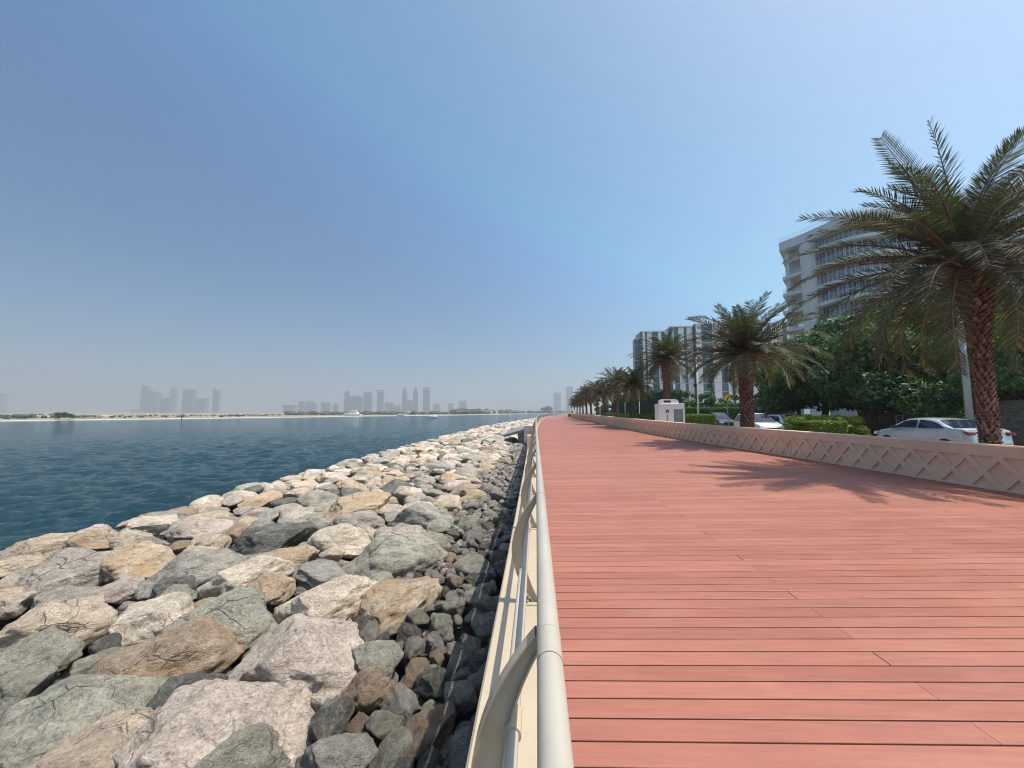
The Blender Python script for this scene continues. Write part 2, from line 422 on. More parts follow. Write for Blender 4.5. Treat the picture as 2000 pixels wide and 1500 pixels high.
# dark joists layer seen in the gaps, and the edge trim along the sea side
ysl = list(np.arange(-2, 60, 1.0)) + list(np.arange(60, 331, 5.0))
mb = MB()
for i in range(len(ysl) - 1):
    a, b = ysl[i], ysl[i + 1]
    def q(f, yy):
        x0 = curve(yy) + .166; x1 = wallx(yy) + .09; X = x0 + (x1 - x0) * f
        return (X, yy, deckz(X, yy) - .03)
    mb.add([q(0, a), q(1, a), q(1, b), q(0, b)], [(0, 1, 2, 3)])
o = mb.build('promenade_base', M['dark']); o['kind'] = 'structure'
def along(u, v, y): return (u + curve(y), y, v + rise(y))
mb = MB(); mb.tint = .9; mb.sweep([(.148, -.10), (.163, -.10), (.163, .004), (.148, .004)], ysl, along)
o = mb.build('promenade_edge', M['board'], tint=True); o['kind'] = 'structure'

# ledge and sea wall
mb = MB(); mb.sweep([(-.36, -.22), (.146, -.22), (.146, -.035), (-.345, -.04), (-.36, -.055)], ysl, along)
o = mb.build('ledge', M['cream']); o['kind'] = 'structure'
mb = MB(); mb.sweep([(-.33, -5), (.14, -5), (.14, -.222), (-.33, -.222)], ysl, along)
o = mb.build('sea_wall', M['concrete']); o['kind'] = 'structure'

# pavement, road behind the parapet
def strip(name, f0, f1, z, mat, ys=ysl, step=0):
    mb = MB(); v = []
    for yy in ys: v += [(f0(yy), yy, z), (f1(yy), yy, z)]
    mb.add(v, [(2*i, 2*i+1, 2*i+3, 2*i+2) for i in range(len(ys) - 1)])
    o = mb.build(name, mat); o['kind'] = 'structure'; return o
strip('pavement', lambda y: wallx(y) + .05, lambda y: wallx(y) + 5.2, .02, M['pave'])
o = MB().sweep([(5.2, -.12), (5.35, -.12), (5.35, .03), (5.2, .03)], ysl, lambda u, v, y: (u + wallx(y), y, v)).build('kerb', M['concrete']); o['kind'] = 'structure'
strip('road', lambda y: wallx(y) + 5.35, lambda y: wallx(y) + 15.6, -.1, M['asphalt'])
o = MB().sweep([(15.6, -.12), (15.75, -.12), (15.75, .05), (15.6, .05)], ysl, lambda u, v, y: (u + wallx(y), y, v)).build('kerb', M['concrete']); o['kind'] = 'structure'
strip('verge', lambda y: wallx(y) + 15.75, lambda y: wallx(y) + 40, .0, M['grass'])
mb = MB()
for yy in np.arange(2, 120, 6):
    mb.box(0, .12, yy, yy + 3, 0, .001)
mb.v = [(x + wallx(y) + 10.4, y, -.094) for x, y, z in mb.v]
mb.f = [f for i, f in enumerate(mb.f) if i % 6 == 1]; mb.t = mb.t[:len(mb.f)]
o = mb.build('road_marking', M['white']); o['kind'] = 'structure'

# rock bed under the stones
def bermz(u): return ip(u, [-18.6, -14.8, -13.0, -11.1, -6, -2.4, -.3], [-4.9, -3.4, -2.2, -1.36, -1.32, -1.26, -1.22])
us = np.linspace(-19, -.3, 90); yy = np.concatenate([np.arange(-3, 30, .22), np.arange(30, 330, 3)])
v = []
for y in yy:
    for u in us:
        nz = noise.fractal(Vector((u * 1.7, y * 1.7, 3)), 1, 2, 4)
        v.append((u + curve(y), y, bermz(u) - .40 + .18 * nz + .35 * (rise(y))))
nu = len(us); f = [(j*nu+i, j*nu+i+1, (j+1)*nu+i+1, (j+1)*nu+i) for j in range(len(yy)-1) for i in range(nu-1)]
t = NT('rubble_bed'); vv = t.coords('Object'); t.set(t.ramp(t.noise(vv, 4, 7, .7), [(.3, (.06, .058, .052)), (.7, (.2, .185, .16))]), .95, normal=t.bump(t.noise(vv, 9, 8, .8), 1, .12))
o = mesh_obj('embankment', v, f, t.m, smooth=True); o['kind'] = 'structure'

# ================================================================== railing
rl = empty('railing', (0, 0, 0), label='cream metal railing with a fat round handrail along the sea edge of the promenade', cat='railing')
yr = list(np.arange(-1.0, 60, 1.0)) + list(np.arange(60, 300, 4.0))
MB().tube([along(.036, .96, y) for y in yr], .0385, 24, cap=True).build('handrail', M['rail'], rl, smooth=True)
for (u, z, r) in ((-.085, .615, .021), (-.146, .24, .021)):
    MB().tube([along(u, z, y) for y in yr], r, 12).build('lower_rail', M['rail'], rl, smooth=True)
def post(y, par):
    # crescent plate standing across the ledge, its face to the walker
    n = 18; outer = []; inner = []
    for i in range(n + 1):
        s = i / n
        # from under the handrail (top) bulging seaward and back to the foot
        z = .925 * (1 - s) - .02 * s
        xo = .03 - .245 * math.sin(math.pi * (s * .93 + .03)) ** .85 - .02 * s
        wd = .035 + .055 * math.sin(math.pi * s)
        outer.append((xo, z)); inner.append((xo + wd + .02 * s, z))
    poly = outer + inner[::-1]
    web = MB(); m = len(outer)
    V = [(u, y - .012, v_ + rise(y)) for u, v_ in outer + inner] + [(u, y + .012, v_ + rise(y)) for u, v_ in outer + inner]
    N = 2 * m; fs = []
    for i in range(m - 1):
        fs += [(i, i+1, m+i+1, m+i), (N+i, N+m+i, N+m+i+1, N+i+1), (i, N+i, N+i+1, i+1), (m+i, m+i+1, N+m+i+1, N+m+i)]
    web.add([(x + curve(y), yy_, z) for x, yy_, z in V], fs)
    o = web.build('post', M['cream'], par)
    fl = MB()
    for line, s in ((outer, -1), (inner, 1)):
        v2 = []
        for i, (u, z) in enumerate(line):
            for dx, dy in ((0, -.032), (0, .032), (s * .007, .032), (s * .007, -.032)):
                v2.append((u + dx + curve(y), y + dy, z + rise(y)))
        f2 = [(4*i+k, 4*i+(k+1) % 4, 4*i+4+(k+1) % 4, 4*i+4+k) for i in range(m-1) for k in range(4)]
        fl.add(v2, f2)
    fl.build('flange', M['cream'], o)
    b = MB().bbox(-.11 + curve(y), .06 + curve(y), y - .07, y + .07, -.04 + rise(y), -.022 + rise(y), .004)
    for dx in (-.085, .035):
        for dy in (-.048, .048): b.tube([(dx + curve(y), y + dy, -.025 + rise(y)), (dx + curve(y), y + dy, .002 + rise(y))], .009, 6)
    b.build('base_plate', M['cream'], o)
    for (u, z) in ((-.085, .615), (-.146, .24)): MB().tube([along(u, z, y - .05), along(u, z, y + .05)], .029, 14).build('socket', M['cream'], o)
py_ = 1.34; k = 0
while py_ < 150:
    if py_ < 40 or k % 2 == 0: post(py_, rl)
    py_ += 2.1; k += 1
for i in range(26):
    y = 1.34 + 2.1 * i - .155; mb = MB()
    mb.tube([along(.036, .96, y + q) for q in (-.066, -.0655, -.062, -.0615, .0615, .062, .0655, .066)], [.0386, .0397, .0397, .0391, .0391, .0397, .0397, .0386], 28)
    autosmooth(mb.build('coupling', M['rail'], rl), 40)
    o = MB().tube([along(.036, .96, y - .0665), along(.036, .96, y - .0683)], .0388, 28).build('seam', M['dark'], rl)
    o = MB().tube([along(.036, .96, y + .0665), along(.036, .96, y + .0683)], .0388, 28).build('seam', M['dark'], rl)

# end pier, block, slab past the ledge
o = MB().bbox(-.46, -.02, 17.0, 17.5, -1.2, .62, .02).build('pier', M['parapet']); tag(o, 'squat pinkish pier at the seaward foot of the railing', 'pier')
x0, y0 = XY(1024, Y=33, py=840); x1, y1 = XY(1040, Y=33, py=840)
o = MB().bbox(x0, x1, 33, 34.4, -1.3, ZZ(1032, 831, x0, 33), .03).build('concrete_block', M['concrete']); tag(o, 'pale concrete block standing on the rocks against the railing', 'block')
a = P(990, 846, -.55); 
mb = MB()
vt = [(x0 - .05, 33.1, .12), (x0 - .05, 38.5, .25), (x0 - 1.7, 38.8, -.1), (x0 - 2.0, 34.0, -.45)]
mb.add(vt + [(x, y, z - .22) for x, y, z in vt], [(0, 1, 2, 3), (7, 6, 5, 4), (0, 4, 5, 1), (1, 5, 6, 2), (2, 6, 7, 3), (3, 7, 4, 0)])
mb.box(x0 - .6, x0 - .1, 33.6, 38, -1.6, -.1)
o = fix_normals(mb.build('concrete_slab', simple('grey_slab', (.2, .2, .2), .85, bump=.3))); tag(o, 'dark grey concrete slab sloping out over the rocks from the pale block', 'slab')

# ================================================================== parapet wall
pw = empty('parapet_wall', (0, 0, 0), label='pinkish beige parapet wall with sunken diamond pattern between promenade and road', cat='wall')
H = .86; per = .505; N = 17; a_ = .065; z0p = .03; Hp = .60; DP = .036
def wallpt(y, z, d):
    # d: depth behind the promenade face
    e = .05; dx = (wallx(y + e) - wallx(y - e)) / (2 * e); nx = 1 / math.hypot(1, dx); ny = -dx * nx
    x = wallx(y); return (x + nx * d, y + ny * d, deckz(x, y) + z)
joints = [12.55 + (i - 2) * per * N for i in range(0, 24)]
lenk = per * N
for j, ja in enumerate(joints[:-1]):
    jb = joints[j + 1]; mb = MB()
    b_ = a_ * Hp / per
    n0 = math.ceil((jb - ja) / .5)
    ys_ = list(np.linspace(ja + .008, jb - .008, n0 + 1))
    # recessed back slab and the smooth band on top
    prof = [(DP, -.1), (.24, -.1), (.24, H), (0.02, H), (0, H - .02), (0, z0p + Hp), (DP, z0p + Hp)]
    mb.sweep([(p[0], p[1]) for p in prof], ys_, lambda u, v, y: wallpt(y, v, u))
    mb.sweep([(0, -.1), (DP - .001, -.1), (DP - .001, z0p), (0, z0p)], ys_, lambda u, v, y: wallpt(y, v, u))
    if ja < 75:
        X12 = [(0, Hp), (a_, Hp), (per/2, Hp/2+b_), (per-a_, Hp), (per, Hp), (per, Hp-b_), (per/2+a_, Hp/2), (per, b_), (per, 0), (per-a_, 0), (per/2, Hp/2-b_), (a_, 0), (0, 0), (0, b_), (per/2-a_, Hp/2), (0, Hp-b_)]
        for i in range(N):
            s0 = ja + i * per
            mb.prism(X12, 0.0005, DP - .001, lambda u, v, w_: wallpt(s0 + min(max(u, .008 if i == 0 else 0), per - (.008 if i == N - 1 else 0)), z0p + v, w_))
    o = fix_normals(mb.build('panel', M['parapet'], pw))
# ================================================================== rocks
PAL = dict(tan=(.53, .44, .34, .2), pale=(.60, .52, .42, .1), pink=(.49, .42, .36, .12), gold=(.48, .39, .28, .85), green=(.33, .325, .265, .08),
           grey=(.32, .305, .27, .08), dark=(.13, .13, .115, 0), brown=(.32, .25, .19, .6), mauve=(.38, .335, .295, 0.05))
def rock_geo(seed, sub, ncut, rough=.05, sharp=.92, detail=True):
    import bmesh
    b = bmesh.new(); bmesh.ops.create_icosphere(b, subdivisions=sub, radius=1)
    V = np.array([v.co for v in b.verts]); Fc = [tuple(v.index for v in f.verts) for f in b.faces]; b.free()
    r = np.random.default_rng(seed)
    for i in range(ncut):
        nrm = r.normal(size=3); nrm /= np.linalg.norm(nrm); d = r.uniform(.55, .88)
        pr = V @ nrm - d; V -= np.outer(np.maximum(pr, 0) * sharp, nrm)
    V /= np.abs(V).max(0)
    off = Vector(r.uniform(-50, 50, 3))
    U = V / np.maximum(np.linalg.norm(V, axis=1, keepdims=True), 1e-6)
    disp = np.empty(len(V))
    for i, p in enumerate(V):
        q = Vector(p) + off
        d = noise.noise(q * 1.3) * .16
        if detail:
            d += noise.fractal(q * 2.6, .8, 2.1, 6) * .095 + noise.fractal(q * 11, .6, 2.1, 3) * .014
            rg = 1 - abs(noise.noise(q * 3.7)) * 2.2
            d -= max(0, rg - .72) * .12
        else: d += noise.noise(q * 3.1) * .06
        disp[i] = d
    V = V + U * disp[:, None] * (rough / .05)
    V = V / np.abs(V).max(0)
    return V, Fc
HI = []; LO = []
for s in range(14):
    V, Fc = rock_geo(100 + s, 5, 8 + s % 5, rough=.048, sharp=(.9, .96, .84)[s % 3])
    me = bpy.data.meshes.new('boulder'); me.from_pydata([tuple(v) for v in V], [], Fc); me.materials.append(M['rock'])
    me.polygons.foreach_set('use_smooth', [True] * len(me.polygons)); HI.append(me)
MID = []
for s in range(14):
    V, Fc = rock_geo(200 + s, 4, 11 + s % 6, rough=.04, sharp=(.97, .9)[s % 2])
    me = bpy.data.meshes.new('stone'); me.from_pydata([tuple(v) for v in V], [], Fc); me.materials.append(M['rock'])
    me.polygons.foreach_set('use_smooth', [True] * len(me.polygons)); MID.append(me)
for s in range(12): LO.append(rock_geo(300 + s, 3 if s < 8 else 2, 9, detail=False))
placed = []    # (x, y, r)
def jitter(c, a=.12):
    k = 1 + random.uniform(-a, a)
    return (c[0]*k*(1+random.uniform(-.04, .04)), c[1]*k, c[2]*k*(1+random.uniform(-.04, .04)), c[3])
def put_rock(me, loc, dims, rz, tilt, c, name, label, cat, group=None):
    o = bpy.data.objects.new(name, me); col.objects.link(o)
    o.location = loc; o.scale = dims; o.rotation_euler = (tilt[0], tilt[1], rz); o.color = c
    return tag(o, label, cat, group)
# hand-placed boulders of the foreground: centre px, width, height, colour, in-plane tilt, label
FG = [
 (112,1192,262,150,'tan',-.05,'broad pale tan boulder with a smooth top, between the green boulders and the sea'),
 (297,1187,160,122,'pale',-.1,'rounded cream boulder with a shaded face wedged beside the broad tan boulder'),
 (450,1190,225,118,'green',-.12,'grey green boulder with a dark crack across its face in the middle of the boulders'),
 (480,1122,186,84,'pale',.1,'smooth light sand boulder with a curved crease behind the cracked green one'),
 (568,1083,136,66,'gold',.05,'bright orange gold boulder among grey ones'),
 (385,1105,228,82,'grey',-.15,'long flat grey green boulder in front of the golden lump'),
 (285,1080,185,100,'gold',-.1,'tan boulder with a golden face near the seaward edge'),
 (140,1120,240,74,'mauve',0,'long low mauve grey boulder behind the broad tan one'),
 (345,1262,290,128,'brown',.02,'big orange brown boulder with a hollow on its end'),
 (75,1262,215,90,'green',.05,'flat topped sage green boulder at the picture edge'),
 (40,1325,150,80,'green',-.1,'small sage boulder below the flat topped one'),
 (372,1338,160,125,'dark',-.5,'blackish green angular boulder standing on edge'),
 (160,1392,380,200,'green',-.22,'huge veined sea green slab of a boulder in the near foreground'),
 (455,1382,370,210,'pink',-.45,'long slanting pinkish boulder with an ochre stain on its tip'),
 (603,1250,270,180,'pink',-.2,'largest pink grey boulder with pitted face next to the small rubble'),
 (130,1490,380,150,'tan',.1,'cream coloured boulder cut by the bottom edge of the picture'),
 (472,1468,225,112,'green',-.1,'smooth grey green boulder with a ring shaped scratch at the bottom edge'),
 (642,1168,205,80,'pale',.05,'wide pale boulder just above the largest pink one'),
 (737,1270,118,90,'green',-.2,'light green boulder with a bright top beside the rubble'),
 (770,1080,205,62,'green',0,'broad dark green boulder at the rubble edge'),
 (678,1048,142,58,'pale',-.1,'pale rose boulder shaped like a loaf'),
 (702,992,135,44,'gold',.08,'long peach coloured boulder on top of the row'),
 (707,1016,105,42,'mauve',-.1,'mauve grey boulder under the peach one'),
 (612,1020,104,52,'green',.05,'square cut green boulder with a dark cleft'),
 (535,1048,180,62,'dark',.05,'dark green knobbly boulder beside the square cut one'),
 (411,1053,84,48,'tan',0,'rounded tan boulder with a shaded cheek'),
 (392,1028,140,52,'pink',-.1,'pinkish boulder behind the rounded tan one'),
 (300,1018,120,44,'pale',-.05,'cream wedge shaped boulder at the top of the slope'),
 (828,1002,128,64,'grey',-.2,'dark grey boulder with diagonal grooves near the rubble'),
 (345,1130,92,62,'dark',-.2,'small shaded boulder tucked between the long flat one and the sand one'),
 (212,1238,70,95,'dark',-.8,'dark upright stone wedged against the broad tan boulder'),
 (645,1390,92,98,'dark',.5,'round black green stone at the rubble edge'),
 (668,1462,160,100,'grey',-.4,'grey boulder half in shade at the bottom of the rubble'),
 (715,1325,100,72,'brown',-.3,'brown stone in front of the largest pink boulder'),
 (190,1050,120,40,'gold',.0,'golden stained boulder at the waterside crest'),
 (90,1062,130,42,'tan',-.05,'long cream boulder lowest on the waterside crest'),
 (250,1335,120,60,'pale',-.3,'pale stone filling the gap before the orange brown boulder'),
 (20,1130,80,60,'pale',0,'cream boulder cut off by the picture edge behind the tan one'),
 (30,1165,90,50,'pale',0,'second cream boulder at the picture edge, just nearer than the first'),
]
for i, (px, py, wp, hp, cn, til, lab) in enumerate(FG):
    u0 = P(px, py + hp * .12, -1.2); g = u0
    zb = bermz(g.x); g = P(px, py + hp * .12, zb + .05)
    d = math.hypot(g.x, g.y); sl_ = math.sqrt(d * d + (EYE - g.z) ** 2)
    cd = -g.x * math.sin(PSI) + g.y * math.cos(PSI)
    hx = (px - 1000) / F
    Wd = wp * cd / F / math.sqrt(1 + hx * hx) * 1.06
    al = math.atan2(EYE - g.z, d); hh = hp * cd / F * 1.05 / 2
    a = Wd / 2; c_ = min(.42 * a + .1, a * .8); 
    b2 = hh * hh - (c_ * math.cos(al)) ** 2
    b = math.sqrt(max(b2, 0)) / math.sin(al); b = min(max(b, .62 * a), 1.25 * a)
    rz = math.atan2(-g.x, g.y)
    put_rock(HI[i % 14], (g.x, g.y, zb - .02), (a, b, c_ * 1.05), rz + random.choice((0, math.pi)) * 0, (random.uniform(-.1, .1), til * -.6, 0), PAL[cn], 'boulder', lab, 'boulder', None)
    placed.append((g.x, g.y, (a + b) / 2 * .92))
def dart(n, x0, x1, y0, y1, rfun, ok, sep, out):
    cell = {}
    def key(x, y): return (int(x // 1.2), int(y // 1.2))
    for p in placed: cell.setdefault(key(p[0], p[1]), []).append(p)
    for i in range(n):
        u = random.uniform(x0, x1); y = y0 + (y1 - y0) * random.random(); r = rfun(y, u)
        x = u + curve(y)
        if not ok(u, y): continue
        kx, ky = key(x, y); bad = False
        for a in range(kx - 1, kx + 2):
            for b in range(ky - 1, ky + 2):
                for q in cell.get((a, b), ()):
                    if (q[0] - x) ** 2 + (q[1] - y) ** 2 < (sep * (q[2] + r)) ** 2: bad = True; break
                if bad: break
            if bad: break
        if bad: continue
        p = (x, y, r, u); placed.append(p); out.append(p); cell.setdefault((kx, ky), []).append(p)
def edge_u(y): return -2.05 - .5 * noise.noise(Vector((0, y * .35, 5))) - .4 * min(1, y / 15)
big = []
okb = lambda u, y: u < edge_u(y)
dart(14000, -15.6, -1.8, -1.5, 60, lambda y, u: random.choice((.75, .62, .5, .5, .4)) * random.uniform(.8, 1.15), okb, .86, big)
dart(9000, -15.6, -1.8, -1.5, 60, lambda y, u: random.uniform(.24, .36), okb, .78, big)
dart(14000, -15.6, -1.8, 60, 260, lambda y, u: random.uniform(.5, .8), okb, .85, big)
cols = ['pale', 'tan', 'tan', 'pink', 'pink', 'green', 'green', 'grey', 'grey', 'mauve', 'gold', 'brown', 'dark']
cw = dict(pale='cream', tan='sandy tan', pink='pinkish grey', green='grey green', grey='plain grey', mauve='mauve grey', gold='golden stained', brown='brown', dark='blackish')
# those that show largest first: by apparent size
big.sort(key=lambda p: -(p[2] / max(1.5, math.hypot(p[0], p[1])) if p[1] > .6 and math.atan2(-p[0], p[1]) < R(58) else 0))
far = []
def spot(u, y):
    a = 'close by' if y < 6 else 'halfway off' if y < 14 else 'far off'
    b = 'beside the rubble strip' if u > -4.2 else 'on the seaward crest' if u < -9.5 else 'in the heart of the bank'
    return b + ', ' + a
for i, (x, y, r, u) in enumerate(big):
    cn = random.choice(cols); c = jitter(PAL[cn])
    el = random.uniform(.72, 1.0); a, b = r * 1.22, r * 1.22 * el; cz = r * random.uniform(.5, .68)
    zz = bermz(u) + .35 * rise(y) - cz * .25 + random.uniform(-.06, .08)
    rz = random.uniform(0, 6.28); tl = (random.uniform(-.22, .22), random.uniform(-.22, .22), 0)
    if i < 255:
        sz = 'large' if r > .55 else 'middling' if r > .36 else 'small'
        sp = spot(u, y); lab = '%s %s boulder %s' % (sz, cw[cn], sp)
        put_rock(HI[random.randrange(14)] if y < 9 else MID[random.randrange(14)], (x, y, zz), (a, b, cz), rz, tl, c, 'boulder', lab, 'boulder', '%s %s boulders %s' % (sz, cw[cn], sp))
    else: far.append((x, y, zz, a, b, cz, rz, tl, c))
small = []
oks = lambda u, y: u > edge_u(y) - .3
dart(30000, -3.6, -.40, .3, 34, lambda y, u: random.choice((.09, .12, .15, .15, .2, .26)) * random.uniform(.8, 1.2) * (1 + min(1, max(0, (u + 1.9) * .3))), oks, .74, small)
dart(9000, -3.6, -.42, 34, 110, lambda y, u: random.uniform(.2, .34), oks, .75, small)
small.sort(key=lambda p: -(p[2] / max(1.5, math.hypot(p[0], p[1])) if p[1] > .5 else 0))
scol = ['grey', 'grey', 'grey', 'green', 'green', 'mauve', 'dark', 'dark', 'brown', 'grey']
for i, (x, y, r, u) in enumerate(small):
    cn = random.choice(scol); c = jitter(PAL[cn]); c = (c[0]*.8, c[1]*.8, c[2]*.82, c[3])
    a, b, cz = r * 1.2, r * 1.2 * random.uniform(.6, 1), r * random.uniform(.65, .9)
    zz = bermz(u) + .35 * rise(y) - .12 + random.uniform(-.05, .06)
    rz = random.uniform(0, 6.28); tl = (random.uniform(-.6, .6), random.uniform(-.6, .6), 0)
    if i < 280:
        sz = 'chunky' if r > .19 else 'fist sized'
        sp = ('against the sea wall' if u > -1.1 else 'in the shadow of the railing' if u > -1.7 else 'next to the big boulders') + (', nearest' if y < 3 else ', a few steps ahead' if y < 6 else ', further along')
        put_rock(MID[random.randrange(14)], (x, y, zz), (a, b, cz), rz, tl, c, 'rubble_stone', '%s angular %s stone %s' % (sz, cw[cn], sp), 'stone', '%s %s rubble stones %s' % (sz, cw[cn], sp))
    else: far.append((x, y, zz, a, b, cz, rz, tl, c))
# second layer of small filler stones low in the gaps
for i in range(2600):
    y = 1.0 + 40 * random.random() ** 1.6; u = random.uniform(-14, -.45); r = random.uniform(.07, .2)
    far.append((u + curve(y), y, bermz(u) - .33 + .35 * rise(y) + random.uniform(0, .12), r, r * .8, r * .7, random.uniform(0, 6.28), (random.uniform(-.6, .6), 0, 0), jitter((.19, .18, .165, .1))))
VV = []; FF = []; CC = []; n = 0
from mathutils import Euler
for (x, y, zz, a, b, cz, rz, tl, c) in far:
    V, Fc = LO[random.randrange(8)] if math.hypot(x, y) < 30 else LO[8 + random.randrange(4)]
    Mx = np.array(Euler((tl[0], tl[1], rz)).to_matrix())
    W = (V * [a, b, cz]) @ Mx.T + [x, y, zz]
    VV.append(W); FF.append(np.array(Fc) + n); n += len(V); CC.append(np.tile(c, (len(V), 1)))
VV = np.concatenate(VV); FF = np.concatenate(FF); CC = np.concatenate(CC)
me = bpy.data.meshes.new('far_stones'); me.vertices.add(len(VV)); me.vertices.foreach_set('co', VV.ravel())
me.loops.add(FF.size); me.loops.foreach_set('vertex_index', FF.ravel()); me.polygons.add(len(FF))
me.polygons.foreach_set('loop_start', np.arange(0, FF.size, 3)); me.polygons.foreach_set('loop_total', np.full(len(FF), 3))
me.polygons.foreach_set('use_smooth', [True] * len(FF)); me.materials.append(M['rockm'])
at = me.attributes.new('rc', 'FLOAT_COLOR', 'POINT'); at.data.foreach_set('color', CC.ravel().astype(np.float32)); me.update(); me.validate()
o = bpy.data.objects.new('riprap', me); col.objects.link(o)
tag(o, 'mass of smaller and farther stones of the rock bank running off beside the promenade', 'rocks', kind='stuff')
print('rocks', len(big), len(small), len(far), len(VV))
# ================================================================== vegetation
def quad_mesh(name, Q, tint, mat, parent=None):
    n = len(Q); me = bpy.data.meshes.new(name); me.vertices.add(n * 4); me.vertices.foreach_set('co', np.asarray(Q, dtype=np.float32).ravel())
    me.loops.add(n * 4); me.loops.foreach_set('vertex_index', np.arange(n * 4)); me.polygons.add(n)
    me.polygons.foreach_set('loop_start', np.arange(0, n * 4, 4)); me.polygons.foreach_set('loop_total', np.full(n, 4))
    me.materials.append(mat); a = me.attributes.new('tint', 'FLOAT', 'FACE'); a.data.foreach_set('value', np.asarray(tint, dtype=np.float32)); me.update()
    return link(bpy.data.objects.new(name, me), parent)
def palm_crown(seed, nf, flen, npair, leaf, specs=None, steep=0, wid=1, az0=0):
    r = random.Random(seed); Q = []; T = []; ribs = MB()
    def frond(az, el0, bend, ln, old):
        pts = []; p = Vector((0, 0, 0)); n = 26; el = el0
        side_c = r.uniform(-.25, .25); azc = az
        for i in range(n + 1):
            s = i / n; el = el0 - bend * s ** 1.35; azc = az + side_c * s * s
            d = Vector((math.cos(azc) * math.cos(el), math.sin(azc) * math.cos(el), math.sin(el)))
            pts.append((p.copy(), d)); p = p + d * (ln / n)
        rr = [max(.005, .034 * (1 - i / n) ** .8) for i in range(n + 1)]
        ribs.tint = .3 + old * .3
        ribs.tube([q[0] for q in pts], rr, 4, cap=False)
        roll = r.uniform(-.35, .35)
        for k in range(npair):
            s = .14 + .86 * k / npair; fi = s * n; i = min(int(fi), n - 1); fr = fi - i
            b = pts[i][0].lerp(pts[i + 1][0], fr); d = pts[i][1]
            sd = d.cross(Vector((0, 0, 1)))
            if sd.length < .05: sd = Vector((1, 0, 0))
            sd.normalize(); up = sd.cross(d).normalized()
            sd2 = sd * math.cos(roll) + up * math.sin(roll); up2 = up * math.cos(roll) - sd * math.sin(roll)
            L = leaf * (math.sin(math.pi * min(1, .12 + s * .80)) ** .6) * r.uniform(.85, 1.1)
            fwd = .55 + .6 * s
            for sg in (-1, 1):
                vup = r.choice((.15, .45, .75)) * (1 - .5 * s) + r.uniform(-.1, .1)
                ld = (sd2 * sg * 1.0 + d * fwd + up2 * vup).normalized()
                wv_ = (d * .9 + up2 * r.uniform(-.5, .5)).normalized() * (.020 * wid * leaf / .45)
                m = b + ld * L * .5; g = Vector((0, 0, -1)) * L * (.05 + .10 * old)
                e = b + ld * L + g * 1.6; m = m + g * .3
                Q.append((b - wv_ * .5, b + wv_ * .5, m + wv_, m - wv_)); Q.append((m - wv_, m + wv_, e + wv_ * .12, e - wv_ * .12))
                tn = min(1, max(0, r.uniform(.05, .62) + .75 * max(0, old - .5) + (.2 if r.random() < .05 else 0))); T.extend((tn, tn))
    for i in range(nf):
        f = i / (nf - 1); az = az0 + i * 2.39996 + r.uniform(-.2, .2)
        el = R(88) - f ** .8 * R(108 + 12 * steep) + r.uniform(-.1, .1)
        bend = R(r.uniform(28, 60)) + f * R(44 + 6 * steep); ln = flen * r.uniform(.85, 1.08) * (.82 + .18 * math.sin(math.pi * f))
        frond(az, el, bend, ln, f)
    for (az, el, bend, ln, old) in specs or []: frond(az, el, bend, ln, old)
    return Q, T, ribs
def palm_trunk(h, r0, r1, seed, rows=None, bulge=0, sc=1):
    r = random.Random(seed); mb = MB(); n = 14; rows = rows or int(h / .085)
    prof = lambda s: r0 + (r1 - r0) * s + (.05 * math.exp(-s * 14)) + bulge * max(0, (s - .62) / .38) ** 1.5
    mb.tint = .1
    mb.tube([(0, 0, h * i / 16) for i in range(17)], [prof(i / 16) * .93 for i in range(17)], 16)
    for j in range(rows):
        s = (j + .5) / rows; z = h * s; R_ = prof(s); nn = 11; rowh = h / rows
        for k in range(nn):
            a = 2 * math.pi * (k + .5 * (j % 2)) / nn + r.uniform(-.13, .13) + j * .11
            wdt = R_ * 2 * math.pi / nn * .52; out = R_ * r.uniform(.16, .3) + .012 * sc + bulge * sc * .18 * max(0, (s - .6) / .4)
            c, sn = math.cos(a), math.sin(a); tx, ty = -sn, c
            hh = rowh * r.uniform(1.0, 2.1)
            base = [(c * R_ * .9 + tx * wdt * q, sn * R_ * .9 + ty * wdt * q, z - rowh * .7) for q in (-1, 1)]
            topo = [(c * (R_ + out) + tx * wdt * .55 * q, sn * (R_ + out) + ty * wdt * .55 * q, z + hh * .45) for q in (-1, 1)]
            topi = [(c * R_ * .9 + tx * wdt * .7 * q, sn * R_ * .9 + ty * wdt * .7 * q, z + hh * .62) for q in (-1, 1)]
            m = len(mb.v); mb.v += base + topo + topi
            mb.f += [(m, m+1, m+3, m+2), (m+2, m+3, m+5, m+4), (m, m+2, m+4), (m+1, m+5, m+3)]
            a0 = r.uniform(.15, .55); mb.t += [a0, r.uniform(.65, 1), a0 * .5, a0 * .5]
    return mb
def make_palm(x, y, z, h, lean, crown, trunk, label, rz=0, sc_=1.0, group='date palms in a row behind the parapet'):
    root = empty('date_palm', (x, y, z), rz, label=label, cat='palm tree', group=group)
    root.rotation_euler = (lean[0], lean[1], rz); root.scale = (sc_,) * 3
    return root
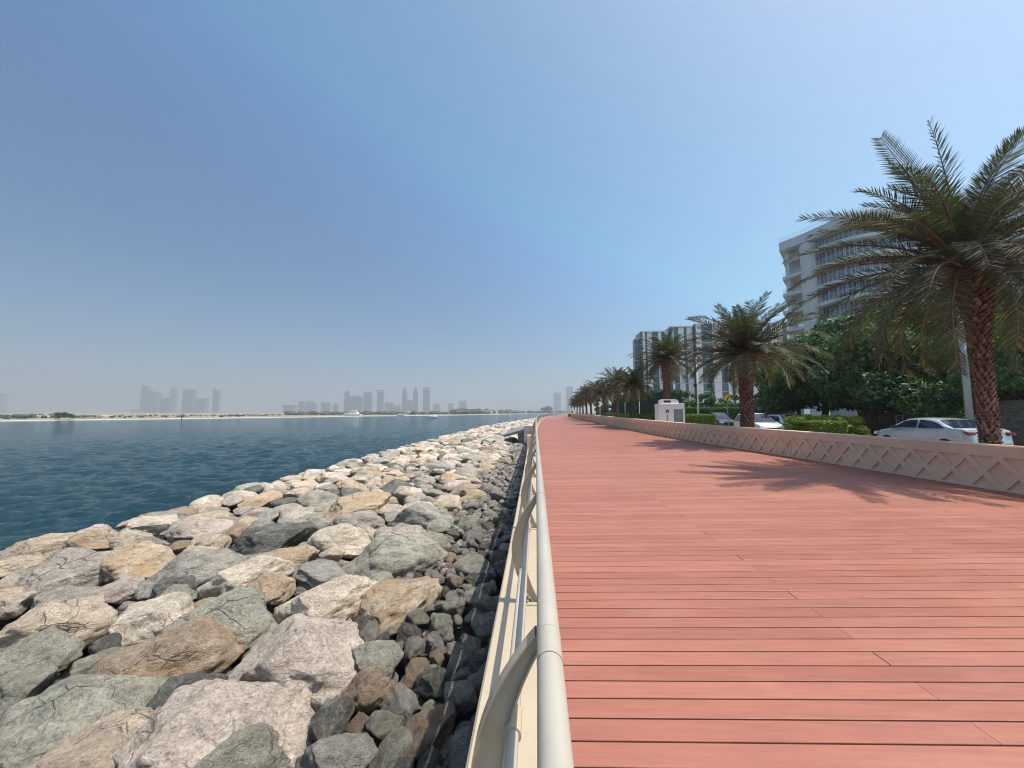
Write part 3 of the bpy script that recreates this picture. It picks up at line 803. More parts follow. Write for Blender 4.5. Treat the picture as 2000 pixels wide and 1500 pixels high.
# near palm: crown close up
q, tt, ribs = palm_crown(11, 66, 3.5, 84, .46, steep=1, wid=.72, az0=2.6, specs=[(2.6, 1.54, .12, 3.9, .1), (2.2, 1.38, .3, 3.5, .1), (3.3, 1.15, .5, 3.7, .2), (-.4, 1.1, .7, 3.1, .2), (2.0, 1.25, .5, 3.2, .2), (3.0, .8, .8, 3.7, .3), (3.5, .5, .9, 3.9, .35)])
x, y = XY(1928, X=wallx(8) + 1.6); print('palm1', x, y)
g0 = .0
hub = ZZ(1890, 540, x, y) - g0
p1 = make_palm(x, y, g0, hub, (0, -.0, 0), None, None, 'largest date palm, its trunk rising just behind the near wall beside the silver sedan', group=None)
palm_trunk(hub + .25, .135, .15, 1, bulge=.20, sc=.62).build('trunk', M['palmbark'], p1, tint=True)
c = quad_mesh('crown', q, tt, M['palmleaf'], p1); c.location = (-.2, 0, hub + .2)
rb = ribs.build('frond_stalks', M['palmbark'], c, smooth=True, tint=True)
# shared crowns for the row
cr = []
for s in range(3):
    q, tt, ribs = palm_crown(21 + s, 70, 3.1, 60, .46, steep=-.9)
    a = quad_mesh('crown', q, tt, M['palmleaf']); b = ribs.build('frond_stalks', M['palmbark'], None, smooth=True, tint=True)
    cr.append((a.data, b.data)); bpy.data.objects.remove(a); bpy.data.objects.remove(b)
tr = []
for s in range(3):
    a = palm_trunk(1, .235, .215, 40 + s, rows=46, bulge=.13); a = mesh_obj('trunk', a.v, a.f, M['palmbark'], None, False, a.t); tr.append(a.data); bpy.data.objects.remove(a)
rowp = [  # px of trunk, X offset behind the wall, crown-hub py, scale, label
 (1457, 1.3, 692, 1.0, 'date palm standing in front of the white hatchback'),
 (1302, 3.2, 706, 1.0, 'date palm rising behind the white kiosk'),
 (1240, 1.5, 755, .8, 'slim trunked date palm before the tall clipped hedge'),
 (1206, 1.5, 755, .9, 'date palm at the far end of the tall clipped hedge'),
 (1180, 1.5, 770, .8, 'sixth date palm of the row, next beyond the tall hedge'),
 (1166, 1.5, 768, .9, 'seventh date palm of the row counted from the sedan'),
 (1155, 1.5, 774, .85, 'eighth date palm of the row counted from the sedan'),
 (1146, 1.5, 776, .9, 'ninth date palm of the row counted from the sedan'),
 (1139, 1.5, 780, .8, 'tenth date palm of the row counted from the sedan'),
 (1133, 1.5, 783, .8, 'eleventh date palm of the row counted from the sedan'),
 (1127, 1.5, 786, .8, 'last but one date palm where the row fades out'),
 (1121, 1.5, 788, .8, 'last date palm, smallest at the bend of the promenade')]
PALMS = [(x, y)]
for i, (px, off, hy, s_, lab) in enumerate(rowp):
    Yg = 16.
    # march along the row line until the trunk's px is met
    best = None
    for Yt in np.arange(12, 170, .25):
        X_ = wallx(Yt) + off; d = ray(px, 805); e = abs(X_ / Yt - d.x / d.y)
        if best is None or e < best[0]: best = (e, X_, Yt)
    _, X_, Yt = best
    hh = ZZ(px, hy, X_, Yt)
    hh = max(3.2, min(hh, 7)); print('palm', px, round(X_, 1), Yt, round(hh, 2))
    r_ = make_palm(X_, Yt, 0, hh, (random.uniform(-.02, .02), random.uniform(-.02, .02), 0), None, None, lab, random.uniform(0, 6))
    a = bpy.data.objects.new('trunk', tr[i % 3]); link(a, r_); a.scale = (s_ * (1.0 if i < 2 else .66),) * 2 + (hh,)
    b = bpy.data.objects.new('crown', cr[i % 3][0]); link(b, r_); b.location = (0, 0, hh - .05); b.scale = (s_,) * 3
    c = bpy.data.objects.new('frond_stalks', cr[i % 3][1]); link(c, b)
    PALMS.append((X_, Yt))

def leaf_cloud(centres, radii, n, size, r, up=.3, flat=1.0):
    # leaves on and in the outer part of blobs
    centres = np.array(centres); radii = np.array(radii); w_ = radii ** 2; idx = r.choice(len(centres), n, p=w_ / w_.sum())
    d = r.normal(size=(n, 3)); d /= np.linalg.norm(d, axis=1, keepdims=True)
    rr = radii[idx] * (r.uniform(.35, 1, n) ** .45)
    C = centres[idx] + d * rr[:, None] * [1, 1, flat]
    nrm = d + r.normal(size=(n, 3)) * .7; nrm[:, 2] += up; nrm /= np.linalg.norm(nrm, axis=1, keepdims=True)
    a = np.cross(nrm, r.normal(size=(n, 3))); a /= np.linalg.norm(a, axis=1, keepdims=True); b = np.cross(nrm, a)
    s = size * r.uniform(.6, 1.3, n)[:, None]
    Q = np.stack([C - a * s, C + b * s * .5, C + a * s, C - b * s * .5], 1)
    t_ = np.clip(r.normal(.45, .22, n), 0, 1)
    return Q, t_
def branches(mb, h, spread, r0, r, nb=6):
    mb.tube([(0, 0, -.1), (.05, .03, h * .5), (0, .08, h)], [r0, r0 * .75, r0 * .55], 8)
    for k in range(nb):
        a = k * 2.4 + r.random() * .5; e = spread * r.uniform(.55, .9)
        mb.tube([(0, .05, h * r.uniform(.75, .98)), (math.cos(a) * e * .45, math.sin(a) * e * .45, h + spread * .3), (math.cos(a) * e, math.sin(a) * e, h + spread * r.uniform(.45, .9))], [r0 * .45, r0 * .3, r0 * .1], 6)
TREES = {}
def tree_arch(key, seed, h, spread, tall, nblob, nleaf, size, mat, low=0.):
    r = np.random.default_rng(seed); mb = MB(); branches(mb, h, spread, .05 * spread + .05, r)
    C = []; Rr = []
    for i in range(nblob):
        a = r.uniform(0, 6.28); q = spread * r.uniform(0, .82) ** .8; zf = r.uniform(low, 1)
        q *= math.sqrt(max(.12, 1 - (zf * 1.0 - .3) ** 2 * .9))
        C.append((math.cos(a) * q, math.sin(a) * q, h + tall * zf)); Rr.append(spread * r.uniform(.16, .34))
    Q, t_ = leaf_cloud(C, Rr, nleaf, size, r, flat=.75)
    a = mb.build('trunk', M['bark'], None, smooth=True); b = quad_mesh('crown', Q, t_, mat)
    TREES[key] = (a.data, b.data); bpy.data.objects.remove(a); bpy.data.objects.remove(b)
def tree(key, x, y, z, s, label, group=None, name='tree', sz=None, cat='tree'):
    o = empty(name, (x, y, z), random.uniform(0, 6.28), label=label, cat=cat, group=group); o.scale = (s, s, sz or s)
    a = bpy.data.objects.new('trunk', TREES[key][0]); link(a, o); b = bpy.data.objects.new('crown', TREES[key][1]); link(b, o); return o
tree_arch('big', 1, 1.9, 4.2, 4.4, 46, 30000, .13, M['leafdark'], low=-.12)
tree_arch('big2', 2, 1.9, 4.0, 4.6, 46, 30000, .13, M['leafdark'], low=-.1)
tree_arch('green', 3, 1.9, 3.4, 3.6, 36, 15000, .13, M['leafgreen'], low=-.1)
tree_arch('small', 4, 1.0, 1.5, 2.0, 22, 5000, .10, M['leafgreen'], low=-.2)
tree_arch('smallb', 5, 1.0, 1.5, 1.9, 22, 5000, .10, M['leafblue'], low=-.2)
tree_arch('bush', 6, .15, .9, .75, 18, 5000, .06, M['leafbright'], low=-.2)
tree_arch('bushd', 7, .15, .9, .8, 18, 4000, .06, M['leafgreen'], low=-.2)
def put_tree(key, px, Y, top, label, base_h, name='tree', z=0, cat='tree', ws=1.0):
    x, y = XY(px, Y=Y); ztop = ZZ(px, top, x, y); s = (ztop - z) / base_h
    o = tree(key, x, y, z, s * ws, label, None, name, s, cat); return o
BH = 6.9
put_tree('green', 1560, 33, 682, 'open leafy green tree between the second palm and the white tower block', 6.0, ws=.9)
put_tree('green', 1612, 34, 645, 'green tree directly under the curved balconies', 6.0)
put_tree('big', 1705, 27, 612, 'broad dark tree whose trunk stands by the end of the stone wall', BH)
put_tree('big2', 1800, 29, 598, 'dense dark tree behind the middle of the stone wall', BH)
put_tree('big', 1885, 31, 585, 'dense dark tree behind the thick lamp column', BH)
put_tree('big2', 1985, 27, 555, 'dense dark tree nearest the frame edge behind the large palm', BH)
put_tree('green', 1990, 20, 600, 'bright green tree just right of the large palm trunk', 6.0, ws=.8)
for k, (px, Y, top, ky, lab) in enumerate([
    (1335, 62, 765, 'small', 'round street tree left of the thin lamp post, before the striped building'), (1388, 60, 768, 'small', 'round street tree right of the thin lamp post'),
    (1420, 66, 772, 'small', 'street tree behind the yellow warning sign'), (1452, 60, 779, 'smallb', 'bluish street tree beside the second palm trunk'),
    (1482, 55, 770, 'smallb', 'bluish small tree right of the second palm trunk'), (1518, 50, 760, 'smallb', 'bluish tree under the open leafy tree'),
    (1312, 66, 763, 'small', 'street tree right behind the kiosk roof'), (1362, 68, 770, 'small', 'street tree straight behind the thin lamp post'),
    (1188, 90, 782, 'smallb', 'small tree glimpsed between the far palms'), (1172, 110, 788, 'small', 'smallest tree glimpsed between the far palms')]):
    put_tree(ky, px, Y, top, lab, 3.1)
for k, (px, Y, top, ky, lab) in enumerate([
    (1566, 27, 801, 'bush', 'yellow green bush behind the silver crossover'), (1585, 26, 797, 'bush', 'yellow green bush above the clipped hedge block'),
    (1606, 25, 801, 'bush', 'rounded lime bush in front of the leafy tree'), (1628, 25, 800, 'bush', 'lime green bush next to the stone wall end'),
    (1650, 25, 799, 'bush', 'lime green bush touching the stone wall'), (1545, 30, 803, 'bushd', 'low green bush behind the two parked cars'),
    (1515, 33, 802, 'bushd', 'low green bush over the roof of the silver crossover'), (1490, 36, 803, 'bushd', 'low green bush beyond the white hatchback')]):
    put_tree(ky, px, Y, top, lab, 1.25, 'bush', cat='bush', ws=1.15)

def hedge(x0, x1, y0, y1, z0, z1, label, mat, n, size, group=None, top=None, cat='hedge', taper=0):
    cx, cy = (x0 + x1) / 2, (y0 + y1) / 2
    root = empty('hedge', (cx, cy, z0), label=label, cat=cat, group=group)
    a, b, h = (x1 - x0) / 2, (y1 - y0) / 2, z1 - z0
    mb = MB(); mb.tint = .1; k = .96; t_ = taper
    mb.add([(sx * (a - t_) * k, sy * (b - t_) * k, .0) for sy in (-1, 1) for sx in (-1, 1)] + [(sx * a * k, sy * b * k, h * .97) for sy in (-1, 1) for sx in (-1, 1)],
           [(0, 2, 3, 1), (4, 5, 7, 6), (0, 1, 5, 4), (2, 6, 7, 3), (0, 4, 6, 2), (1, 3, 7, 5)])
    mb.build('core', mat, root, tint=True)
    r = np.random.default_rng(int(abs(x0) * 100)); ar = np.array([2*b*h, 2*b*h, 2*a*h, 2*a*h, 4*a*b]); f = r.choice(5, n, p=ar / ar.sum())
    u = r.uniform(-1, 1, (n, 3)); C = u * [a, b, h / 2]; C[:, 2] += h / 2
    for k_, (ax, s) in enumerate(((0, -1), (0, 1), (1, -1), (1, 1), (2, 1))):
        m = f == k_
        if ax < 2: C[m, ax] = s * (a, b)[ax]
        else: C[m, 2] = h
    sh = 1 - (1 - C[:, 2] / h) * (t_ / max(a, .01)); C[:, 0] *= sh; C[:, 1] *= 1 - (1 - C[:, 2] / h) * (t_ / max(b, .01))
    C += r.normal(size=(n, 3)) * size * .55
    nr = r.normal(size=(n, 3)); nr /= np.linalg.norm(nr, axis=1, keepdims=True); A = np.cross(nr, r.normal(size=(n, 3))); A /= np.linalg.norm(A, axis=1, keepdims=True); B = np.cross(nr, A)
    s = size * r.uniform(.6, 1.3, n)[:, None]
    Q = np.stack([C - A * s, C + B * s * .5, C + A * s, C - B * s * .5], 1)
    quad_mesh('leaves', Q, np.clip(r.normal(.45, .25, n), 0, 1), mat, root)
    return root
GH = 'clipped hedge blocks between the palms'
def hpx(px0, px1, off, top, label, n=9000, dep=1.1):
    # block hedge seen from px0 (far end) to px1 (near end)
    def yat(px, ex):
        best = None
        for Yt in np.arange(8, 90, .1):
            X_ = wallx(Yt) + off + ex; d = ray(px, 815); e = abs(X_ / Yt - d.x / d.y)
            if best is None or e < best[0]: best = (e, Yt, X_)
        return best[1], best[2]
    ya, xa = yat(px1, dep); yb, xb = yat(px0, -.2); yb = max(yb, ya + 1.0)
    X_ = (xa - dep + xb + .2) / 2; zt = ZZ((px0 + px1) / 2, top, X_, (ya + yb) / 2); print('hedge', round(X_, 1), ya, yb, round(zt, 2))
    hedge(X_ - .2, X_ + dep, ya, yb, .02, min(zt, 1.6), label, M['leafbox'], n, .035, GH, taper=.1)
hpx(1563, 1656, 2.2, 824, 'clipped hedge block between the largest palm and the silver crossover', 14000)
hpx(1350, 1400, 1.6, 810, 'clipped hedge block between the second palm and the kiosk')
hpx(1247, 1280, 1.6, 809, 'clipped hedge block just before the kiosk on its far side', 5000)
hpx(1210, 1230, 1.6, 809, 'clipped hedge block between the slim palm and the one beyond', 4000)
hpx(1186, 1204, 1.6, 808.5, 'small dark clipped hedge block at the foot of the sixth palm', 4000)
hedge(wallx(75) + .9, wallx(75) + 1.9, 62, 100, .02, 1.3, 'long low hedge running along the wall under the far palms', M['leafbox'], 8000, .07)
# tall hedge and low planting
xa, ya = XY(1292, Y=47); xb, yb = XY(1208, Y=62); 
hd = hedge(-1.2, 1.2, -9.5, 9.5, 0, ZZ(1250, 769, (xa + xb) / 2, 54), 'tall dark clipped hedge behind the kiosk', M['hedgetop'], 26000, .11)
hd.location = ((xa + xb) / 2 + .8, 55, 0); hd.rotation_euler.z = math.atan2(-(xb - xa), (yb - ya)) * 1.0
xa, ya = XY(1330, Y=44)
hedge(xa, xa + 7, 43.5, 46, 0, ZZ(1380, 797, xa + 4, 45), 'loose green hedge along the far pavement behind the second hedge block', M['leafgreen'], 14000, .08)
xa, ya = XY(1690, Y=16)
hedge(26.5, 33, 16.5, 18, 0, 1.0, 'low dark hedge behind the sedan boot', M['leafdark'], 9000, .07)

# ================================================================== street things
def stone_mat():
    t = NT('rubble_masonry'); v = t.coords('Object', (1, 1, 1)); vo = t.n('ShaderNodeTexVoronoi'); vo.inputs['Scale'].default_value = 4.5
    mp = t.coords('Object', (1, 1, 2.4)); t.l(mp, vo.inputs[0])
    c = t.mix(.5, (.24, .2, .155), t.mix(1, vo.outputs['Color'], (.3, .26, .2), 'MULTIPLY'))
    vo2 = t.n('ShaderNodeTexVoronoi', feature='DISTANCE_TO_EDGE'); vo2.inputs['Scale'].default_value = 4.5; t.l(mp, vo2.inputs[0])
    return t.set(t.mix(t.ramp(vo2.outputs[0], [(0, 1), (.05, 0)]), c, (.1, .09, .08)), .9, normal=t.bump(vo2.outputs[0], .6, .03))
M['masonry'] = stone_mat()
# stone wall runs parallel to the road behind the cars
xs_, ys_ = XY(1675, X=26.0); xe_, ye_ = XY(1878, X=26.0)
zt = 1.75
sw = empty('stone_wall', (26, (ys_ + ye_) / 2, 0), label='low rough stone wall under the dark trees with two white framed niches', cat='wall')
L_ = ys_ - ye_; print('stonewall', ys_, ye_)
MB().bbox(0, .4, -L_ / 2, L_ / 2, 0, zt, .03).build('masonry', M['masonry'], sw)
for px in (1757, 1829):
    xx, yy_ = XY(px, X=26.0); yc = yy_ - (ys_ + ye_) / 2
    f = MB(); a, z0, z1 = .28, .75, 1.5
    f.box(-.05, -.002, yc - a, yc - a + .07, z0, z1); f.box(-.05, -.002, yc + a - .07, yc + a, z0, z1)
    f.box(-.05, -.002, yc - a + .071, yc + a - .071, z0, z0 + .07); f.box(-.05, -.002, yc - a + .071, yc + a - .071, z1 - .07, z1)
    o = f.build('niche_frame', M['white'], sw)
    MB().box(-.02, -.003, yc - a + .072, yc + a - .072, z0 + .072, z1 - .072).build('niche_panel', simple('niche_grey', (.22, .24, .22)), o)
xs_, ys_ = XY(1942, X=24.0)
o = MB().bbox(24, 24.5, ys_ - 4, ys_, 0, 2.3, .03).build('stone_wall', M['masonry']); tag(o, 'taller rough stone wall end to the far side of the large palm trunk', 'wall')

def lamp(px, Y, top, r, label, base=False, arm=True, group=None, lean=0):
    x, y = XY(px, Y=Y); h = ZZ(px, top, x, y)
    root = empty('lamp_post', (x, y, 0), label=label, cat='lamp post', group=group)
    MB().tube([(0, 0, 0), (lean * .5, 0, h * .5), (lean, 0, h)], [r, r * .82, r * .6], 12).build('pole', M['white'] if not base else M['steel'], root, smooth=True)
    MB().tube([(0, 0, 0), (0, 0, .5)], [r * 1.5, r * 1.35], 12).build('base', M['steel'], root)
    if arm:
        a = MB().tube([(lean, 0, h), (lean - .2, 0, h + .12), (lean - 1.0, 0, h + .2)], [r * .5, r * .4, r * .35], 8).build('arm', M['steel'], root)
        MB().bbox(lean - 1.6, lean - .95, -.13, .13, h + .15, h + .27, .03).build('lantern', M['steel'], root)
    return root
lamp(1893, 18.6, 560, .15, 'thick pale lamp column standing behind the large palm', base=True, arm=False)
l2 = lamp(1364, 36, 690, .075, 'thin pale lamp post with a small box halfway up, in front of the striped building')
MB().box(-.32, -.09, -.1, .1, 4.15, 4.45).build('camera_box', M['dark'], l2)
lamp(1249, 47, 757, .05, 'thin white pole right of the slim palm, before the tall hedge', arm=False)
lamp(1221, 55, 762, .05, 'thin white pole between the slim palm and the next', arm=False)
lamp(1207, 66, 766, .055, 'thin white pole by the far end of the tall hedge', arm=False)
lamp(1172, 75, 776, .05, 'faint thin pole among the far palms', arm=False)
# yellow warning sign
x, y = XY(1422, Y=40); zc = ZZ(1422, 778, x, y)
sg = empty('warning_sign', (x, y, 0), label='yellow diamond warning sign on a thin post among the street trees', cat='sign')
MB().tube([(0, .05, 0), (0, .05, zc)], .035, 8).build('post', M['steel'], sg)
d_ = .42
MB().prism([(0, -d_), (d_, 0), (0, d_), (-d_, 0)], -.0, .02, lambda u, v, w_: (u, -w_, zc + v)).build('board', simple('sign_yellow', (.85, .55, .02), .5), sg)
MB().prism([(-.06, -.24), (.04, -.24), (.04, -.02), (.16, .08), (.1, .16), (-.06, .04)], .022, .03, lambda u, v, w_: (u, -w_, zc + v)).build('symbol', M['dark'], sg)
# white kiosk
x, y = XY(1307, Y=25.5); print('kiosk', x, y)
s_ = 25.5 / 700; zt = ZZ(1307, 789, x, y); W2 = 22 * s_
ks = empty('kiosk', (x, y, 0), R(-8), label='white cube kiosk with round dark emblem, glass opening and a rooftop unit', cat='kiosk')
M['kiosk'] = simple('kiosk_white', (.72, .68, .66), .45, var=.04)
b = MB(); z0 = .02
# front is -y: solid left pier, open glazed bay on the right
b.bbox(-W2, -W2 + .12, -.8, .8, z0, zt, .02); b.box(-W2 + .121, .12, -.8, -.7, z0, zt - .12); b.box(W2 - .1, W2, -.8, -.7, z0, zt - .12)
b.box(W2 - .1, W2, .2, .8, z0, zt - .12); b.box(-W2 + .121, W2 - .101, .7, .8, z0, zt - .12)
b.bbox(-W2 + .121, W2, -.82, .8, zt - .119, zt, .02); b.box(.121, W2 - .101, -.8, -.7, zt - .36, zt - .12)
b.build('body', M['kiosk'], ks)
MB().box(.125, W2 - .105, -.74, -.72, z0 + .35, zt - .365).build('window', simple('kiosk_glass', (.20, .25, .24), .1), ks)
MB().box(.121, W2 - .101, -.8, -.7, z0, z0 + .35).build('counter', M['kiosk'], ks)
MB().prism([(.12 * math.cos(a * .314), .12 * math.sin(a * .314)) for a in range(20)], .801, .815, lambda u, v, w_: (-.28 + u, -w_, zt - .5 + v)).build('emblem', simple('emblem', (.09, .09, .11)), ks)
MB().prism([(.05 * math.cos(a * .314), .05 * math.sin(a * .314)) for a in range(20)], .816, .82, lambda u, v, w_: (-.28 + u, -w_, zt - .5 + v)).build('emblem_ring', simple('emblem_grey', (.3, .3, .3)), ks)
MB().box(-.32, -.24, -.812, -.801, .35, zt - .72).build('door_slot', simple('slot_grey', (.25, .25, .26)), ks)
hv = ZZ(1307, 780, x, y)
o = MB().prism([(-.6, 0), (.5, 0), (.5, (hv - zt) * .4), (.44, (hv - zt) * .75), (.3, hv - zt), (-.5, hv - zt), (-.6, (hv - zt) * .6)], -.6, .6, lambda u, v, w_: (u + .0, w_, zt + .002 + v)).build('roof_unit', M['kiosk'], ks)
MB().box(-.45, .0, -.61, -.601, zt + .08, zt + (hv - zt) * .7).build('grille', M['dark'], o)
# kerbs and refuge behind the kiosk
# ================================================================== cars
def car(label, x, y, z, rz, paintm, L=4.4, W=1.74, H=1.46, kind='sedan', group='cars parked along the road'):
    root = empty('parked_car', (x, y, z), rz, label=label, cat='car', group=group)
    hw = W / 2
    if kind == 'sedan':
        low = [(-L/2, .62, .80), (-L/2+.06, .98, .9), (-L/2+.25, 1.06, .96), (-1.35, 1.07, 1.0), (0, 1.0, 1.0), (1.05, .98, 1.0), (1.75, .86, .97), (L/2-.12, .72, .86), (L/2, .55, .70)]
        roof = [(-1.62, 1.03), (-1.25, 1.20), (-.85, H - .06), (-.4, H), (.1, H), (.42, H - .04), (.85, 1.22), (1.22, .99)]
        sidew = [[(-1.28, 1.06), (-1.05, 1.22), (-.72, H - .115), (-.22, H - .075), (-.18, 1.02), (-1.1, 1.03)], [(-.09, 1.02), (-.12, H - .075), (.22, H - .085), (.48, H - .16), (.98, 1.02)]]
    else:
        low = [(-L/2, .62, .85), (-L/2+.06, .98, .93), (-L/2+.2, 1.05, .98), (-1.35, 1.05, 1.0), (0, 1.03, 1.0), (1.05, 1.02, 1.0), (1.65, .97, .97), (L/2-.15, .85, .88), (L/2, .6, .74)]
        roof = [(-L/2+.1, 1.0), (-L/2+.22, 1.35), (-L/2+.42, H - .05), (-.8, H), (0, H), (.3, H - .04), (.8, 1.3), (1.32, 1.02)]
        sidew = [[(-L/2+.35, 1.08), (-L/2+.5, H - .16), (-1.15, H - .12), (-1.12, 1.06)], [(-1.04, 1.06), (-1.06, H - .12), (-.12, H - .09), (-.10, 1.04)], [(-.02, 1.04), (-.03, H - .09), (.26, H - .12), (.48, H - .2), (.98, 1.06)]]
    def interp(tab, xv, j): return float(np.interp(xv, [q[0] for q in tab], [q[j] for q in tab]))
    xsamp = np.linspace(-L/2, L/2, 33); v = []; nr = 15
    for xx in xsamp:
        zt = interp(low, xx, 1); wf = interp(low, xx, 2) * hw; z0 = .2
        half = [(0, z0), (wf * .9, z0), (wf * .98, z0 + .12), (wf, .5 * (z0 + zt)), (wf * .99, zt - .12), (wf * .95, zt - .035), (wf * .86, zt), (0, zt + .02)]
        ring = [(yy_, zz) for yy_, zz in half] + [(-yy_, zz) for yy_, zz in half[-2:0:-1]]
        nr = len(ring); v += [(xx, a, b) for a, b in ring]
    f = [(i*nr+k, i*nr+(k+1) % nr, (i+1)*nr+(k+1) % nr, (i+1)*nr+k) for i in range(32) for k in range(nr)] + [tuple(range(nr))[::-1], tuple(32*nr+k for k in range(nr))]
    belt = 1.0; kk = .30
    def sidey(zv, xx): return interp(low, xx, 2) * hw * .95 - max(0, zv - belt) * kk
    n0 = len(v); xr = np.linspace(roof[0][0], roof[-1][0], 29); m = 0
    for xx in xr:
        zt = interp(roof, xx, 1); yb = sidey(belt - .05, xx); yt = sidey(zt, xx)
        lowz = min(zt - .02, interp(low, xx, 1) - .03)
        half = [(yb, lowz), (yb * .5 + yt * .5 + .012, (lowz + zt) / 2), (yt + .0, zt - .06 if zt - .06 > lowz else (lowz + zt) / 2), (yt - .07, zt - .012), (yt * .5, zt + .012)]
        ring = half + [(0, zt + .02)] + [(-a, b) for a, b in half[::-1]]; m = len(ring); v += [(xx, a, b) for a, b in ring]
    f += [(n0+i*m+k, n0+i*m+k+1, n0+(i+1)*m+k+1, n0+(i+1)*m+k) for i in range(28) for k in range(m-1)]
    o = mesh_obj('body', v, f, paintm, root); fix_normals(o); autosmooth(o, 32)
    for s in (-1, 1):
        for poly in sidew:
            w_ = MB(); pts = [(px_, s * (sidey(pz, px_) + .016 + (.012 * math.sin(min(1, max(0, (pz - 1) / .45)) * math.pi))), pz) for px_, pz in poly]
            w_.add(pts, [tuple(range(len(pts)))]).build('side_window', M['carglass'], root)
    def screen(x0, x1, nm):
        w_ = MB(); vv = []
        for t_ in np.linspace(0, 1, 6):
            xx = x0 + (x1 - x0) * t_; zt = interp(roof, xx, 1); yt = sidey(zt, xx) - .10
            sl = .012
            vv += [(xx + (.018 if xx > 0 else -.018), q * yt, zt + .03 - .012 * abs(q) ** 2 * 1.6) for q in (-1, -.5, 0, .5, 1)]
        w_.add(vv, [(i*5+k, i*5+k+1, i*5+k+6, i*5+k+5) for i in range(5) for k in range(4)]).build(nm, M['carglass'], root, smooth=True)
    screen(roof[-1][0] - .06, roof[-3][0] + .03, 'windscreen'); screen(roof[0][0] + .05, roof[2][0] - .04, 'rear_window')
    for xw in (-L * .30, L * .31):
        for s in (-1, 1):
            a = MB().tube([(xw, s * (hw - .2), .31), (xw, s * (hw + .005), .31)], .31, 24).build('wheel', M['tyre'], root)
            MB().tube([(xw, s * (hw + .006), .31), (xw, s * (hw + .014), .31)], .2, 12).build('rim', M['chrome'], a)
    for s in (-1, 1):
        y0_, y1_ = hw * .62 * s, hw * .93 * s
        MB().obox((L/2 - .17, (y0_ + y1_) / 2, .70), (.13, -.03 * s, 0), (0, hw * .17 , 0), (-.03, 0, .075)).build('headlight', M['headlamp'], root)
        MB().prism([(-.04, -.06), (.06, -.055), (.24, .045), (.10, .06), (-.03, .05)], hw * .66, hw * .945, lambda u, v, w_: (-L/2 + u * .8 + .02, s * w_ , .87 + v)).build('tail_light', M['taillamp'], root)
        a = MB().obox((.86, s * (hw + .09), 1.03), (.06, 0, 0), (0, .09, 0), (0, 0, .06)); a.build('mirror', M['dark'] if kind == 'sedan' else paintm, root)
        for xx in (-.95, .05): MB().obox((xx, s * (hw * .985), .88), (.08, 0, 0), (0, .018, 0), (0, 0, .014)).build('door_handle', M['chrome'], root)
    MB().obox((L/2 + .0, 0, .60), (.02, 0, 0), (0, .5, 0), (0, 0, .07)).build('grille', M['dark'], root)
    MB().obox((-L/2 - .0, 0, .74), (.012, 0, 0), (0, .26, 0), (0, 0, .06)).build('number_plate', M['plate'], root)
    MB().obox((-L/2 + .02, 0, .93), (.02, 0, 0), (0, .4, 0), (0, 0, .012)).build('boot_trim', M['chrome'], root)
    a = MB().obox((-.75, 0, H + .05), (.05, 0, 0), (0, .012, 0), (0, 0, .035)); a.build('aerial', M['dark'], root)
    return root
x, y = XY(1850, X=20.0); 
car('silver sedan parked nose away behind the wall, red tail lamp beside the palm trunk', 17 + .87 + .094, 15.5 + 2.15 - .04, -.02, R(90 - 2.5), M['silver'], L=4.3)
def park(flx, fly, ph, L, W):
    f = Vector((math.sin(R(ph)), -math.cos(R(ph)))); r_ = Vector((-f.y, f.x)); c = Vector((flx, fly)) - f * L / 2 + r_ * W / 2
    return c.x, c.y, R(-90 + ph)
x0, y0, a_r = park(15.75, 26.75, -5, 4.2, 1.74)
car('white hatchback facing the viewer behind the second palm trunk', x0, y0, -.08, a_r, M['whitecar'], L=4.2, H=1.7, kind='hatch')
x0, y0, a_r = park(17.8, 27, -12, 4.4, 1.82)
car('silver crossover facing the viewer between the white hatchback and the hedge block', x0, y0, -.08, a_r, M['silver'], L=4.4, W=1.82, H=1.62, kind='hatch')
x0, y0 = XY(1428, X=17.5)
car('dark grey car glimpsed behind the white hatchback roof', x0 + 3.2, y0 + 9, -.1, R(-90), M['greycar'], L=4.6, W=1.85, H=1.75, kind='hatch')
x0, y0 = XY(1193, X=13.5)
car('tiny white van far down the road between the palms', x0 + .9, y0, -.1, R(-90), M['whitecar'], L=4.6, W=1.85, H=1.9, kind='hatch')
# ================================================================== buildings
M['fac'] = simple('white_facade', (.66, .65, .66), .6, var=.05, scale=.3)
M['soff'] = simple('soffit_grey', (.50, .48, .46), .7, var=.05, scale=.3)
t = NT('blue_window_glass'); M['bglass'] = t.set(t.ramp(t.noise(t.coords('Object'), .25, 2), [(.35, (.03, .07, .13)), (.65, (.08, .15, .24))]), .08, spec=.8)
M['clearglass'] = NT('balustrade_glass').m; g = M['clearglass'].node_tree.nodes['Principled BSDF']; g.inputs['Base Color'].default_value = (.6, .75, .72, 1); g.inputs['Roughness'].default_value = .05; g.inputs['Alpha'].default_value = .16
